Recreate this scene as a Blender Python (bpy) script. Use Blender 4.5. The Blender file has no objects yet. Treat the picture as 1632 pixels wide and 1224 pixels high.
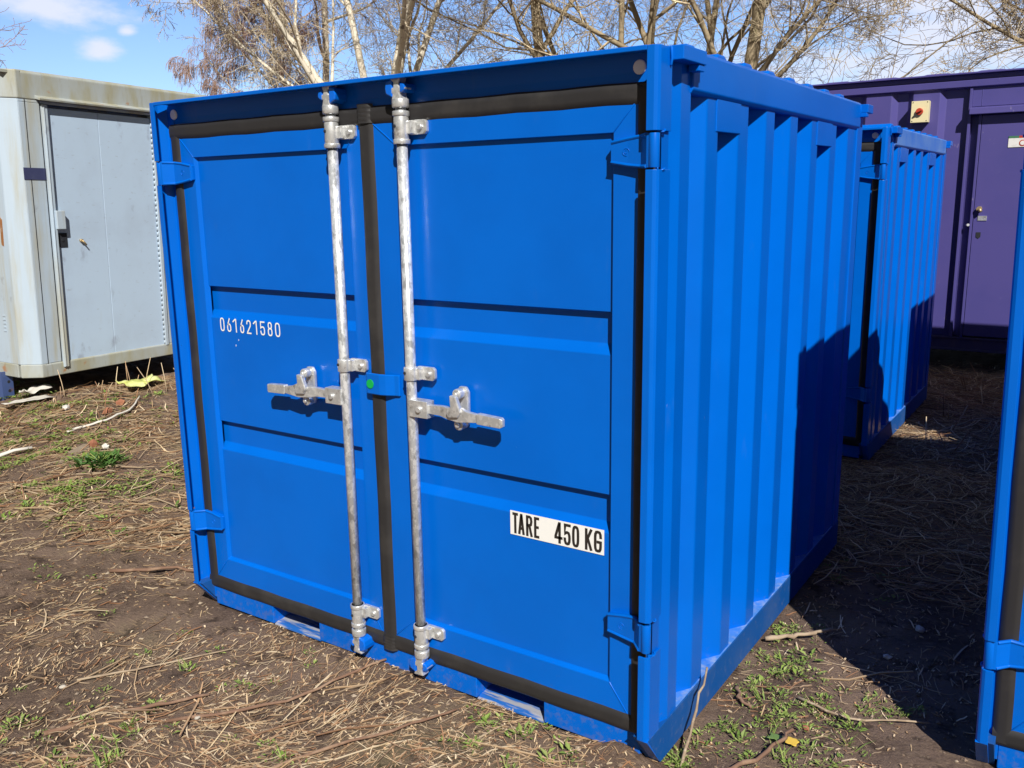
import bpy, bmesh, math, random
import numpy as np
from mathutils import Vector, Matrix, noise
R = math.radians
scn = bpy.context.scene
col = scn.collection

# ------------------------------------------------------------------ camera
cd = bpy.data.cameras.new('camera')
cam = bpy.data.objects.new('camera', cd); col.objects.link(cam)
cd.sensor_fit = 'HORIZONTAL'; cd.sensor_width = 36.0; cd.lens = 31.27
cd.clip_start = 0.05; cd.clip_end = 3000
RT, DN, FW = ((.829842, .557787, -.015389), (.102428, -.179380, -.978433), (-.548517, .810368, -.205990))
cam.matrix_world = Matrix(((RT[0], -DN[0], -FW[0], 2.8721), (RT[1], -DN[1], -FW[1], -1.9899),
                           (RT[2], -DN[2], -FW[2], 1.5696), (0, 0, 0, 1)))
scn.camera = cam

# ------------------------------------------------------------------ sun, sky, exposure
SUN_EL = R(41)
SUN_DIR = Vector((.69 * math.cos(SUN_EL), -.724 * math.cos(SUN_EL), math.sin(SUN_EL)))   # towards the sun
sl = bpy.data.lights.new('sun', 'SUN'); sl.energy = 5.0; sl.angle = R(0.5); sl.color = (1.0, .955, .89)
sun = bpy.data.objects.new('sun', sl); col.objects.link(sun)
sun.rotation_euler = SUN_DIR.to_track_quat('Z', 'Y').to_euler()
scn.view_settings.view_transform = 'Standard'; scn.view_settings.look = 'None'
scn.view_settings.gamma = 1; scn.view_settings.use_curve_mapping = False
scn.view_settings.exposure = 0.36

world = bpy.data.worlds.new('World'); scn.world = world; world.use_nodes = True
wt = world.node_tree; wn = wt.nodes; wl = wt.links
for n in list(wn): wn.remove(n)
def N(t, typ, **kw):
    n = t.nodes.new(typ)
    for k, v in kw.items():
        if k.startswith('i_'): n.inputs[k[2:].replace('_', ' ')].default_value = v
        else: setattr(n, k, v)
    return n
wo = N(wt, 'ShaderNodeOutputWorld'); bg = N(wt, 'ShaderNodeBackground'); bg.inputs['Strength'].default_value = 0.05
sky = N(wt, 'ShaderNodeTexSky', sky_type='NISHITA', sun_disc=False, sun_elevation=SUN_EL, sun_rotation=R(136),
        altitude=50, air_density=1.0, dust_density=0.4, ozone_density=1.6)
tc = N(wt, 'ShaderNodeTexCoord')
nz = N(wt, 'ShaderNodeTexNoise'); nz.inputs['Scale'].default_value = 11.0; nz.inputs['Detail'].default_value = 7; nz.inputs['Roughness'].default_value = .6
mp = N(wt, 'ShaderNodeMapping'); mp.inputs['Scale'].default_value = (1, 1, 2.4)
wl.new(tc.outputs['Generated'], mp.inputs['Vector']); wl.new(mp.outputs['Vector'], nz.inputs['Vector'])
def blob(d, size):
    """cloud bank round one direction of the sky"""
    d = Vector(d).normalized()
    s = N(wt, 'ShaderNodeVectorMath', operation='SUBTRACT'); s.inputs[1].default_value = d
    wl.new(tc.outputs['Generated'], s.inputs[0])
    m = N(wt, 'ShaderNodeVectorMath', operation='MULTIPLY'); m.inputs[1].default_value = (1 / size[0], 1 / size[0], 1 / size[1])
    wl.new(s.outputs[0], m.inputs[0])
    l = N(wt, 'ShaderNodeVectorMath', operation='LENGTH'); wl.new(m.outputs[0], l.inputs[0])
    r = N(wt, 'ShaderNodeMapRange'); r.inputs['From Min'].default_value = 0; r.inputs['From Max'].default_value = 1.35
    r.inputs['To Min'].default_value = .42; r.inputs['To Max'].default_value = -.35
    wl.new(l.outputs['Value'], r.inputs['Value'])
    return r.outputs[0]
acc = None
for d, s in (((-.8506, .4957, .182), (.11, .036)), ((-.8344, .5322, .1435), (.046, .024)), ((-.7758, .6009, .2025), (.09, .026)), ((-.8178, .552, .163), (.018, .010)),
             ((-.18, .975, .135), (.32, .14)), ((-.05, .98, .22), (.24, .08)), ((.35, .9, .3), (.4, .14)), ((-.5, .8, .5), (.3, .1)), ((-.9, -.1, .5), (.35, .12))):
    o = blob(d, s)
    if acc is None: acc = o
    else:
        mx = N(wt, 'ShaderNodeMath', operation='MAXIMUM'); wl.new(acc, mx.inputs[0]); wl.new(o, mx.inputs[1]); acc = mx.outputs[0]
ad = N(wt, 'ShaderNodeMath', operation='ADD'); wl.new(acc, ad.inputs[0]); wl.new(nz.outputs['Fac'], ad.inputs[1])
cr = N(wt, 'ShaderNodeMapRange', interpolation_type='SMOOTHSTEP')
cr.inputs['From Min'].default_value = .55; cr.inputs['From Max'].default_value = .92; cr.inputs['To Max'].default_value = .9
wl.new(ad.outputs[0], cr.inputs['Value'])
mxc = N(wt, 'ShaderNodeMix', data_type='RGBA'); wl.new(cr.outputs[0], mxc.inputs['Factor'])
tint = N(wt, 'ShaderNodeMix', data_type='RGBA', blend_type='MULTIPLY'); tint.inputs['Factor'].default_value = 1
# sky boosted towards the view, dimmed and warmed elsewhere to deepen the shadows
dt = N(wt, 'ShaderNodeVectorMath', operation='DOT_PRODUCT'); dt.inputs[1].default_value = (-.50, .855, .12)
wl.new(tc.outputs['Generated'], dt.inputs[0])
glow = N(wt, 'ShaderNodeMapRange', interpolation_type='SMOOTHSTEP'); glow.inputs['From Min'].default_value = .35; glow.inputs['From Max'].default_value = .92
wl.new(dt.outputs['Value'], glow.inputs['Value'])
gc = N(wt, 'ShaderNodeMix', data_type='RGBA'); gc.inputs['A'].default_value = (.66, .54, .40, 1); gc.inputs['B'].default_value = (1.58, 1.84, 2.45, 1)
wl.new(glow.outputs[0], gc.inputs['Factor']); wl.new(gc.outputs['Result'], tint.inputs['B'])
wl.new(sky.outputs[0], tint.inputs['A']); wl.new(tint.outputs['Result'], mxc.inputs['A'])
mxc.inputs['B'].default_value = (13.0, 13.6, 16.0, 1)
wl.new(mxc.outputs['Result'], bg.inputs['Color']); wl.new(bg.outputs[0], wo.inputs['Surface'])

# ------------------------------------------------------------------ material helpers
def mat(name, base, rough=.5, metal=0.0, coat=0.0, bump=None, var=None, wave=False, splash=False, spec=.5):
    """base colour + optional noise variation (colour, scale, amount), dirt (colour, scale, lo, hi), bump (scale, strength)"""
    m = bpy.data.materials.new(name); m.use_nodes = True
    t = m.node_tree; b = t.nodes['Principled BSDF']
    b.inputs['Base Color'].default_value = (*base, 1); b.inputs['Roughness'].default_value = rough
    b.inputs['Metallic'].default_value = metal; b.inputs['Coat Weight'].default_value = coat
    b.inputs['Coat Roughness'].default_value = .08; b.inputs['Specular IOR Level'].default_value = spec
    c = N(t, 'ShaderNodeTexCoord').outputs['Object']; out = None
    def noisef(scale, detail=5, rough_=.6, vec=None):
        n = N(t, 'ShaderNodeTexNoise'); n.inputs['Scale'].default_value = scale; n.inputs['Detail'].default_value = detail
        n.inputs['Roughness'].default_value = rough_; t.links.new(vec or c, n.inputs['Vector']); return n.outputs['Fac']
    def mix(fac, a, bcol):
        x = N(t, 'ShaderNodeMix', data_type='RGBA'); t.links.new(fac, x.inputs['Factor'])
        if a is None: x.inputs['A'].default_value = (*base, 1)
        else: t.links.new(a, x.inputs['A'])
        x.inputs['B'].default_value = (*bcol, 1); return x.outputs['Result']
    def rng(f, lo, hi, to=1.0):
        r = N(t, 'ShaderNodeMapRange', interpolation_type='SMOOTHSTEP'); r.inputs['From Min'].default_value = lo
        r.inputs['From Max'].default_value = hi; r.inputs['To Max'].default_value = to; t.links.new(f, r.inputs['Value']); return r.outputs[0]
    if var:
        for v in (var if isinstance(var, list) else [var]):
            vec = None
            if len(v) > 5:
                mp_ = N(t, 'ShaderNodeMapping'); mp_.inputs['Scale'].default_value = v[5]; t.links.new(c, mp_.inputs['Vector']); vec = mp_.outputs[0]
            out = mix(rng(noisef(v[1], vec=vec), v[2], v[3], v[4]), out, v[0])
    if splash:                                    # dried mud flecks thrown up on the lowest hand's breadth
        sx = N(t, 'ShaderNodeSeparateXYZ'); t.links.new(c, sx.inputs[0])
        zz = N(t, 'ShaderNodeMapRange'); zz.inputs['From Min'].default_value = 0; zz.inputs['From Max'].default_value = .30
        zz.inputs['To Min'].default_value = .17; zz.inputs['To Max'].default_value = -.12; t.links.new(sx.outputs['Z'], zz.inputs['Value'])
        sm = N(t, 'ShaderNodeMath', operation='ADD'); t.links.new(noisef(34, 6, .7), sm.inputs[0]); t.links.new(zz.outputs[0], sm.inputs[1])
        out = mix(rng(sm.outputs[0], .62, .76, .22), out, (.17, .145, .13))
    if out: t.links.new(out, b.inputs['Base Color'])
    if bump:
        bp = N(t, 'ShaderNodeBump'); bp.inputs['Strength'].default_value = bump[1]; bp.inputs['Distance'].default_value = bump[2] if len(bump) > 2 else .002
        t.links.new(noisef(bump[0], 3), bp.inputs['Height']); t.links.new(bp.outputs[0], b.inputs['Normal'])
        if wave:                                  # slight buckling of the welded sheet
            b2 = N(t, 'ShaderNodeBump'); b2.inputs['Strength'].default_value = .35; b2.inputs['Distance'].default_value = .012
            t.links.new(noisef(3.2, 2, .4), b2.inputs['Height']); t.links.new(b2.outputs[0], bp.inputs['Normal'])
    return m

BLUE = (.0, .117, .555)
M_blue = mat('blue_gloss_paint', BLUE, .27, spec=.22, wave=True, splash=True, bump=(260, .05, .0006), var=[((.0, .106, .51), 2.2, .38, .64, .9), ((.025, .13, .50), 9, .62, .82, .45, (1.6, 1.6, .5)), ((.10, .25, .62), 130, .755, .80, .7), ((.16, .22, .42), 26, .73, .80, .55, (1, 1, .4))])
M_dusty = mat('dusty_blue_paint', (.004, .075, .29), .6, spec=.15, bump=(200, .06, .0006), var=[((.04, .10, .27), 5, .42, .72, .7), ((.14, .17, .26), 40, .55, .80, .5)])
M_ledge = mat('dust_on_blue_paint', (.05, .20, .58), .7, var=[((.26, .34, .50), 30, .44, .66, .7), ((.0, .135, .55), 9, .5, .68, .8)])
M_keep = mat('blue_cast_paint', (.0, .12, .60), .25, coat=.4)
M_rubber = mat('dark_rubber', (.024, .023, .024), .5, bump=(180, .12, .0008), var=((.045, .042, .040), 9, .45, .75, .7), spec=.35)
M_zinc = mat('galvanised_steel', (.62, .65, .68), .30, .55, bump=(160, .12, .0008),
             var=[((.88, .90, .92), 75, .48, .56, .9, (1, 1, .6)), ((.34, .35, .36), 42, .53, .64, .8, (1, 1, .55))])
M_zcast = mat('cast_zinc', (.62, .63, .63), .33, .62, bump=(120, .25, .001), var=[((.82, .82, .81), 60, .48, .60, .8), ((.30, .285, .265), 38, .55, .72, .8)])
M_worn = mat('worn_scraped_metal', (.02, .14, .50), .38, .2, var=[((.45, .45, .46), 26, .44, .56, .9, (.2, 1.6, 1)), ((.30, .20, .12), 30, .62, .74, .6)])
M_white = mat('white_plastic', (.70, .69, .67), .45, var=((.5, .48, .44), 30, .5, .7, .5))
M_plug = mat('pale_grey_plastic', (.86, .87, .90), .5)
M_black = mat('black_lettering', (.022, .017, .014), .5)
M_wlet = mat('white_lettering', (.78, .78, .76), .5)
M_green = mat('green_dot', (.0, .36, .07), .5)
M_dark = mat('dark_interior', (.012, .014, .02), .8)
M_ply = mat('plywood_floor', (.30, .20, .11), .7)

M_cab = mat('grey_cabin_paint', (.40, .49, .58), .55, bump=(40, .06, .002),
            var=[((.32, .37, .42), 1.6, .45, .75, .7), ((.22, .25, .31), 7, .63, .74, .6), ((.37, .35, .25), 2.6, .42, .66, .8, (2.6, 2.6, .25))])
M_cabst = mat('stained_cabin_paint', (.35, .385, .385), .6, bump=(40, .06, .002),
              var=[((.30, .28, .17), 3.0, .38, .64, .8, (1.6, 1.6, .5)), ((.34, .14, .045), 9, .64, .74, .75), ((.22, .20, .13), 14, .55, .75, .5, (3, 3, .4))])
M_cabdoor = mat('grey_door_paint', (.43, .55, .69), .5, var=[((.385, .48, .60), 2.4, .42, .72, .7), ((.22, .25, .32), 5.0, .61, .71, .55, (1, 1, .6)), ((.30, .34, .41), 16, .60, .72, .5, (1, 1, 2.5)), ((.33, .30, .2), 3, .66, .8, .35, (2, 2, .5))])
M_navy = mat('navy_stripe', (.035, .042, .11), .6, var=((.06, .07, .14), 12, .5, .7, .6))
M_leg = mat('blue_steel_leg', (.05, .085, .22), .5, var=((.14, .08, .04), 10, .58, .7, .7))
M_rust = mat('rusty_steel', (.27, .11, .035), .75, var=((.42, .33, .22), 16, .45, .65, .8))
M_purp = mat('purple_paint', (.076, .065, .238), .42, bump=(70, .05, .001), var=[((.064, .058, .225), 2, .4, .7, .8), ((.13, .12, .30), 9, .66, .78, .45), ((.34, .30, .42), 16, .68, .78, .6, (1, 1, .5))])
M_purpshade = mat('shaded_dusty_purple_paint', (.050, .045, .14), .55, var=((.10, .085, .15), 9, .45, .7, .7))  # base darker than the wall: the rail's shade painted in, under paler dust
M_cream = mat('cream_plastic', (.72, .64, .38), .45)
M_red = mat('red_plastic', (.42, .045, .02), .4)
M_brass = mat('brass_lock', (.5, .38, .2), .4, .6)
M_conc = mat('concrete_block', (.16, .15, .14), .9, bump=(60, .4, .004))

# ------------------------------------------------------------------ mesh helpers
class MB:
    def __init__(s): s.v = []; s.f = []; s.m = []; s.sm = []
    def add(s, vs, fs, mi=0, smooth=False):
        k = len(s.v); s.v += [tuple(x) for x in vs]
        for f in fs: s.f.append(tuple(i + k for i in f)); s.m.append(mi); s.sm.append(smooth)
        return s
    def box(s, x0, x1, y0, y1, z0, z1, mi=0):
        return s.add([(x, y, z) for x in (x0, x1) for y in (y0, y1) for z in (z0, z1)],
                     [(0, 1, 3, 2), (4, 6, 7, 5), (0, 4, 5, 1), (2, 3, 7, 6), (0, 2, 6, 4), (1, 5, 7, 3)], mi)
    def prism(s, poly, ax, a, b, mi=0, smooth=False):
        """poly in the other two axes (x: (y,z), y: (x,z), z: (x,y)) extruded from a to b"""
        def P(p, t): return {'x': (t, p[0], p[1]), 'y': (p[0], t, p[1]), 'z': (p[0], p[1], t)}[ax]
        n = len(poly)
        s.add([P(p, a) for p in poly] + [P(p, b) for p in poly], [tuple(range(n))[::-1], tuple(range(n, 2 * n))], mi)
        k = len(s.v) - 2 * n
        for i in range(n):
            j = (i + 1) % n; s.f.append((k + i, k + j, k + n + j, k + n + i)); s.m.append(mi); s.sm.append(smooth)
        return s
    def tube(s, pts, rad, n=8, mi=0, caps=True, smooth=True):
        pts = [Vector(p) for p in pts]
        if not hasattr(rad, '__len__'): rad = [rad] * len(pts)
        rings = []; prev = None
        for i, p in enumerate(pts):
            d = (pts[min(i + 1, len(pts) - 1)] - pts[max(i - 1, 0)]).normalized()
            if prev is None:
                a = Vector((0, 0, 1)) if abs(d.z) < .9 else Vector((1, 0, 0)); u = d.cross(a).normalized()
            else: u = (prev - d * prev.dot(d)).normalized()
            prev = u; w = d.cross(u)
            rings.append([p + (u * math.cos(2 * math.pi * k / n) + w * math.sin(2 * math.pi * k / n)) * rad[i] for k in range(n)])
        vs = [q for r in rings for q in r]
        fs = [(i * n + k, i * n + (k + 1) % n, (i + 1) * n + (k + 1) % n, (i + 1) * n + k) for i in range(len(pts) - 1) for k in range(n)]
        s.add(vs, fs, mi, smooth)
        if caps:
            k = len(s.v) - len(vs)
            s.f.append(tuple(k + i for i in range(n))[::-1]); s.m.append(mi); s.sm.append(False)
            s.f.append(tuple(k + len(vs) - n + i for i in range(n))); s.m.append(mi); s.sm.append(False)
        return s
    def cyl(s, p0, p1, r, n=16, mi=0): return s.tube([p0, p1], r, n, mi)
    def disc_y(s, x, z, y0, y1, r, n=20, mi=0): return s.cyl((x, y0, z), (x, y1, z), r, n, mi)
    def build(s, name, m, parent=None, bevel=0, seg=2, ang=30):
        me = bpy.data.meshes.new(name); me.from_pydata(s.v, [], s.f)
        for x in (m if isinstance(m, (list, tuple)) else [m]): me.materials.append(x)
        me.polygons.foreach_set('material_index', s.m); me.polygons.foreach_set('use_smooth', s.sm)
        bm = bmesh.new(); bm.from_mesh(me); bmesh.ops.recalc_face_normals(bm, faces=bm.faces); bm.to_mesh(me); bm.free()
        o = bpy.data.objects.new(name, me); col.objects.link(o)
        if parent: o.parent = parent
        if bevel:
            b = o.modifiers.new('bevel', 'BEVEL'); b.width = bevel; b.segments = seg; b.limit_method = 'ANGLE'; b.angle_limit = R(ang)
        return o
def tag(o, label=None, cat=None, group=None, kind=None):
    for k, v in (('label', label), ('category', cat), ('group', group), ('kind', kind)):
        if v: o[k] = v
    return o
def empty(name, loc, label, cat, group=None, rot=(0, 0, 0)):
    o = bpy.data.objects.new(name, None); col.objects.link(o); o.location = loc; o.rotation_euler = rot; o.empty_display_size = .2
    return tag(o, label, cat, group)
def copy_tree(o, parent=None, skip=()):
    c = o.copy(); col.objects.link(c)
    if parent: c.parent = parent
    for ch in list(o.children):
        if ch.name.split('.')[0] not in skip: copy_tree(ch, c, skip)
    return c
def ring(cx, cz, rx, rz, n=22, p=2.0):
    q = []
    for k in range(n):
        a = 2 * math.pi * k / n; c_, s_ = math.cos(a), math.sin(a)
        q.append((cx + rx * math.copysign(abs(c_) ** (2 / p), c_), cz + rz * math.copysign(abs(s_) ** (2 / p), s_)))
    return q + [q[0], q[1]]
GLYPH = {'0': [ring(.5, .5, .5, .5, 26, 3.2)], '1': [[(0, .82), (.72, 1), (1, 1), (1, 0)]],
         '2': [[(0, .76), (.06, .9), (.25, .985), (.5, 1), (.75, .985), (.94, .9), (1, .74), (.93, .58), (.05, .07), (0, 0), (1, 0)]],
         '5': [[(1, 1), (.04, 1), (0, .52), (.2, .59), (.5, .62), (.8, .59), (.96, .47), (1, .32), (.97, .15), (.8, .03), (.5, 0), (.2, .03), (.03, .15), (0, .25)]],
         '6': [[(.72, 1), (.3, .68), (.06, .42), (0, .28), (.05, .12), (.22, .02), (.5, 0), (.78, .02), (.95, .12), (1, .29), (.95, .46), (.78, .56), (.5, .58), (.2, .54)]],
         '8': [ring(.5, .77, .43, .23, 18, 2.5), ring(.5, .27, .5, .27, 18, 2.6)], '4': [[(.70, 0), (.70, 1), (.62, 1), (0, .30), (0, .23), (1, .23)]],
         'T': [[(0, 1), (1, 1)], [(.5, .98), (.5, 0)]], 'A': [[(0, 0), (.46, 1), (.54, 1), (1, 0)], [(.17, .27), (.83, .27)]],
         'R': [[(0, 0), (0, 1), (.6, 1), (.88, .95), (1, .77), (.88, .59), (.6, .54), (.04, .54)], [(.52, .54), (1, 0)]],
         'E': [[(1, 1), (0, 1), (0, 0), (1, 0)], [(.02, .52), (.86, .52)]], 'K': [[(0, 0), (0, 1)], [(1, 1), (.04, .40)], [(.30, .58), (1, 0)]],
         'G': [[(1, .74), (.96, .88), (.8, .98), (.5, 1), (.2, .98), (.04, .88), (0, .74), (0, .26), (.04, .12), (.2, .02), (.5, 0), (.8, .02), (.96, .12), (1, .26), (1, .47), (.52, .47)]]}
def letter(mb, ch, x0, x1, z0, z1, sw, y, mi=0):
    """one character as flat strokes of even width on a plane of constant y"""
    for si, path in enumerate(GLYPH[ch]):
        P = [Vector((x0 + sw / 2 + a * (x1 - x0 - sw), z0 + sw / 2 + b * (z1 - z0 - sw))) for a, b in path]; closed = path[0] == path[-2] if len(path) > 3 else False
        vs = []
        for k in range(len(P)):
            a = P[max(k - 1, 0)]; b = P[min(k + 1, len(P) - 1)]; d1 = (P[k] - a).normalized() if k else (b - P[k]).normalized(); d2 = (b - P[k]).normalized() if k < len(P) - 1 else d1
            n1 = Vector((-d1.y, d1.x)); n2 = Vector((-d2.y, d2.x)); m_ = (n1 + n2)
            m_ = m_ / max(m_.length_squared, .9) * 2 if m_.length > .2 else n1
            e = Vector((0, 0)) if 0 < k < len(P) - 1 or closed else (d2 * -sw / 2 if k == 0 else d1 * sw / 2) * (1 if ch not in 'AK' else .9)
            vs += [(P[k].x + e.x + m_.x * sw / 2, y - .00012 * si, P[k].y + e.y + m_.y * sw / 2), (P[k].x + e.x - m_.x * sw / 2, y - .00012 * si, P[k].y + e.y - m_.y * sw / 2)]
        n = len(P) - (1 if closed else 0)
        mb.add(vs, [(2 * k, 2 * k + 1, 2 * k + 3, 2 * k + 2) for k in range(n - 1)], mi)

# ------------------------------------------------------------------ the blue container (local coords: x 0..W, front y=0, z 0..H)
W, L, H = 1.95, 1.99, 1.91
def make_container(label):
    root = empty('storage_container', (0, 0, 0), label, 'storage container', 'blue storage containers')
    B = .0035
    def side_x(x, right): return x if right else W - x       # mirror helper
    # --- front corner posts with the hinge notches
    for right in (False, True):
        X = lambda x: x if not right else W - x
        notches = ((.325, .41), (1.628, 1.712)) if not right else ((.358, .458), (1.628, 1.718))
        zs = [.109] + [z for n in notches for z in n] + [H]
        p = MB()
        for a, b in zip(zs[::2], zs[1::2]):
            poly = [(0, .012), (.004, .004), (.012, 0), (.031, 0), (.031, .006), (.013, .006), (.006, .013), (.006, .075), (0, .075)]
            p.prism([(X(q[0]), q[1]) for q in poly], 'z', a, b, smooth=False)
        inner = [(.0065, .062 if False else .034), (.018, .063), (.052, .063), (.052, .2), (.004, .2), (.004, .192), (0.002, .135), (.022, .078), (.0065, .076)]
        k0 = len(p.v); p.prism([(X(q[0]), q[1]) for q in inner], 'z', .0, H - .004)
        for k in range(k0, k0 + len(inner)): p.v[k] = (p.v[k][0], p.v[k][1], max(.002, .113 - 1.21 * p.v[k][1]))
        # slanted foot
        p.prism([(.001, .1095), (.031, .1095), (.031, .103), (.001, .103)] if False else [(0, .109), (.088, .002), (.10, .002), (.012, .115)], 'x', X(.0), X(.031))
        # weld beads at the notches
        for a, b in notches:
            for z in (a, b):
                pts = [(X(.003 + .006 * math.sin(k)), .01 + .005 * k + .002 * math.sin(3 * k), z + .003 * math.sin(5 * k + z * 9)) for k in range(9)]
                p.tube(pts, .0028, 5)
        p.build('corner_post', M_blue, root, B)
    # --- rear posts
    for right in (False, True):
        X = lambda x: x if not right else W - x
        p = MB().prism([(X(a), b) for a, b in ((0, L - .085), (0, L), (.09, L), (.09, L - .012), (.04, L - .012), (.04, L - .085))], 'z', .05, H - .004)
        p.build('corner_post', M_blue, root, B)
    # --- corrugated sides (ridges on the outside)
    ridges = [(.355 + .235 * i + .0025 * i * i * .6, .08) for i in range(7)]
    for right in (False, True):
        X = lambda x: x if not right else W - x
        out = [(.006, .2)]; d = .044
        prev = .2
        for c, w_ in ridges:
            a, b = c - w_ / 2, c + w_ / 2
            sl = .06
            if a - sl > prev + sl * .9: out += [(d, prev + sl), (d, a - sl)] if prev > .21 else [(d, prev + .055), (d, a - sl)]
            out += [(.006, a), (.006, b)]; prev = b
        e = L - .085
        if e - prev > .1: out += [(d, prev + .06), (d, e - .05)]
        out += [(.006, e)]
        poly = [(X(q[0]), q[1]) for q in out] + [(X(.06), e), (X(.06), .2)]
        p = MB().prism(poly, 'z', .10, 1.83); p.build('side_panel', M_blue, root, .004, 2, 20)
        # lifting patches over two grooves
        for i in (0, 4):
            q = MB()
            y0 = ridges[i][0] + .022; y1 = ridges[i + 1][0] - .03
            q.prism([(y0, 1.733), (y1, 1.735), (y1, 1.83), (y0, 1.83)], 'x', X(.003), X(.012))
            q.build('stiffening_plate', M_blue, root, .002)
        r = MB().prism([(X(-.004), 1.826), (X(.003), 1.816), (X(.03), 1.816), (X(.03), 1.921), (X(.004), 1.921), (X(-.005), 1.913)], 'y', .195, L - .06)
        r.build('top_side_rail', M_blue, root, .0025)
        r = MB().prism([(.09, 0), (L, 0), (L, .112), (.006, .112)], 'x', X(-.001), X(.046))
        r.box(X(.002), X(.05), .2, L - .09, .1125, .1145, 1)
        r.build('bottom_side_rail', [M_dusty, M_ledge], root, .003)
        for y0, y1, sgn in ((.062, .205, 1), (L - .075, L + .012, -1)):
            pr = .034 if right else .008; h = MB().box(X(-pr), X(.002), y0, y1, 1.880, 1.913)
            h.box(X(-pr * .9), X(-.002), y1 - .04 if sgn > 0 else y0, y1 - .004 if sgn > 0 else y0 + .03, 1.864, 1.880)
            h.tube([(X(-.002), y0, 1.868), (X(-.006), y0 - .002, 1.885), (X(-.003), y0 - .001, 1.911)], .004, 6)
            h.build('lifting_bracket', M_blue, root, .005)
    # --- rear wall, roof, floor
    p = MB(); out = []
    n = 8; pit = (W - .18) / n
    for i in range(n):
        a = .09 + i * pit; out += [(a, L - .008), (a + pit * .3, L - .008), (a + pit * .5, L - .045), (a + pit * .8, L - .045)]
    out += [(W - .09, L - .008)]
    p.prism(out + [(W - .09, L - .06), (.09, L - .06)], 'z', .11, 1.83); p.build('rear_panel', M_blue, root, .004)
    p = MB().box(.09, W - .09, L - .05, L - .002, 1.825, H); p.build('rear_header', M_blue, root, B)
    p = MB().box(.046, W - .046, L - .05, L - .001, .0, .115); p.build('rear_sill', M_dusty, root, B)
    out = [(.07, 1.898)]
    n = 8; pit = (L - .27) / n
    for i in range(n):
        a = .175 + i * pit
        out += [(a + pit * .08, 1.908), (a + pit * .30, 1.944), (a + pit * .52, 1.944), (a + pit * .86, 1.908)]
    out += [(L - .06, 1.905), (L - .06, 1.86), (.07, 1.86)]
    MB().prism(out, 'x', .034, W - .034).build('roof_panel', M_blue, root, .006)
    MB().box(.05, W - .05, .15, L - .06, .085, .112).build('floor', M_ply, root)
    # --- header with its overhanging lip
    p = MB().prism([(.0, 1.911), (.0, 1.899), (.006, 1.899), (.010, 1.904), (.062, 1.904), (.066, 1.86), (.066, 1.80), (.15, 1.80), (.15, 1.911)], 'x', .032, W - .032)
    p.build('header_rail', M_blue, root, .002)
    for x in (.055, 1.87): MB().disc_y(x, 1.872, .060, .0675, .0175).build('vent_plug', M_plug, root, .003)
    # --- sill with fork pockets
    pk = ((.382, .626), (1.328, 1.579)); p = MB()
    xs = [.0525, pk[0][0], pk[0][1], pk[1][0], pk[1][1], W - .0525]
    for a, b in zip(xs[::2], xs[1::2]): p.box(a, b, .0640, .16, .010, .096)
    for a, b in pk: p.box(a, b, .0642, .16, .079, .096)
    p.build('door_sill', M_blue, root, .0025)
    for a, b in pk:
        f = MB().prism([(.068, .008), (.085, .013), (.30, .020), (1.5, .020), (1.5, .004), (.068, .004)], 'x', a, b, 0).box(a - .006, a - .001, .161, 1.5, .0, .085, 1).box(b + .001, b + .006, .161, 1.5, .0, .085, 1).box(a, b, .161, 1.5, .081, .085, 1).box(a, b, 1.5, 1.506, 0, .085, 1)
        f.build('fork_pocket', [M_worn, M_dark], root)
    # --- doors
    ZB, ZT = .112, 1.812
    for right in (False, True):
        x0, x1 = ((.06, .968) if not right else (.979, 1.89))
        px0, px1 = ((.148, .888) if not right else (1.088, 1.802))
        pz0, pz1 = .217, 1.722
        d = MB(); yf, yp, yr = .06, .072, .090
        sl = .012 if not right else .010
        # frame: mitred borders, inner edges sloping in to the sheet
        O = [(x0, ZB), (x1, ZB), (x1, ZT), (x0, ZT)]; I = [(px0, pz0), (px1, pz0), (px1, pz1), (px0, pz1)]
        J = [(px0 + sl, pz0 + .014), (px1 - .004, pz0 + .014), (px1 - .004, pz1 - .003), (px0 + sl, pz1 - .003)]
        vs = [(a, .115, b) for a, b in O] + [(a, yf, b) for a, b in O] + [(a, yf, b) for a, b in I] + [(a, yp + .004, b) for a, b in J]
        fs = []
        for k in range(4):
            m_ = (k + 1) % 4
            fs += [(k, m_, 4 + m_, 4 + k), (4 + k, 4 + m_, 8 + m_, 8 + k), (8 + k, 8 + m_, 12 + m_, 12 + k)]
        fs += [(3, 2, 1, 0)]
        d.add(vs, fs)
        # pressed sheet with two recessed bands
        prof = [(yp, pz0)]
        for zb, zt in ((.657, .768), (1.156, 1.270)):
            prof += [(yp, zb), (yr, zb + .028), (yr, zt - .004), (yp, zt + .001)]
        prof += [(yp, pz1)]
        d.prism(prof + [(.11, pz1), (.11, pz0)], 'x', px0 + .002, px1 - .002)
        # corner weld beads
        for (ox, oz), (ix, iz) in zip(((x0 + .02, ZB + .024), (x1 - .03, ZB + .024), (x1 - .03, ZT - .024), (x0 + .02, ZT - .024)), I):
            d.tube([(ox, yf, oz), ((ox + ix) / 2, yf - .0008, (oz + iz) / 2 + .001), (ix, yf, iz)], .0022, 5)
        door = d.build('door', M_blue, root, .002, 2, 25)
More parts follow.
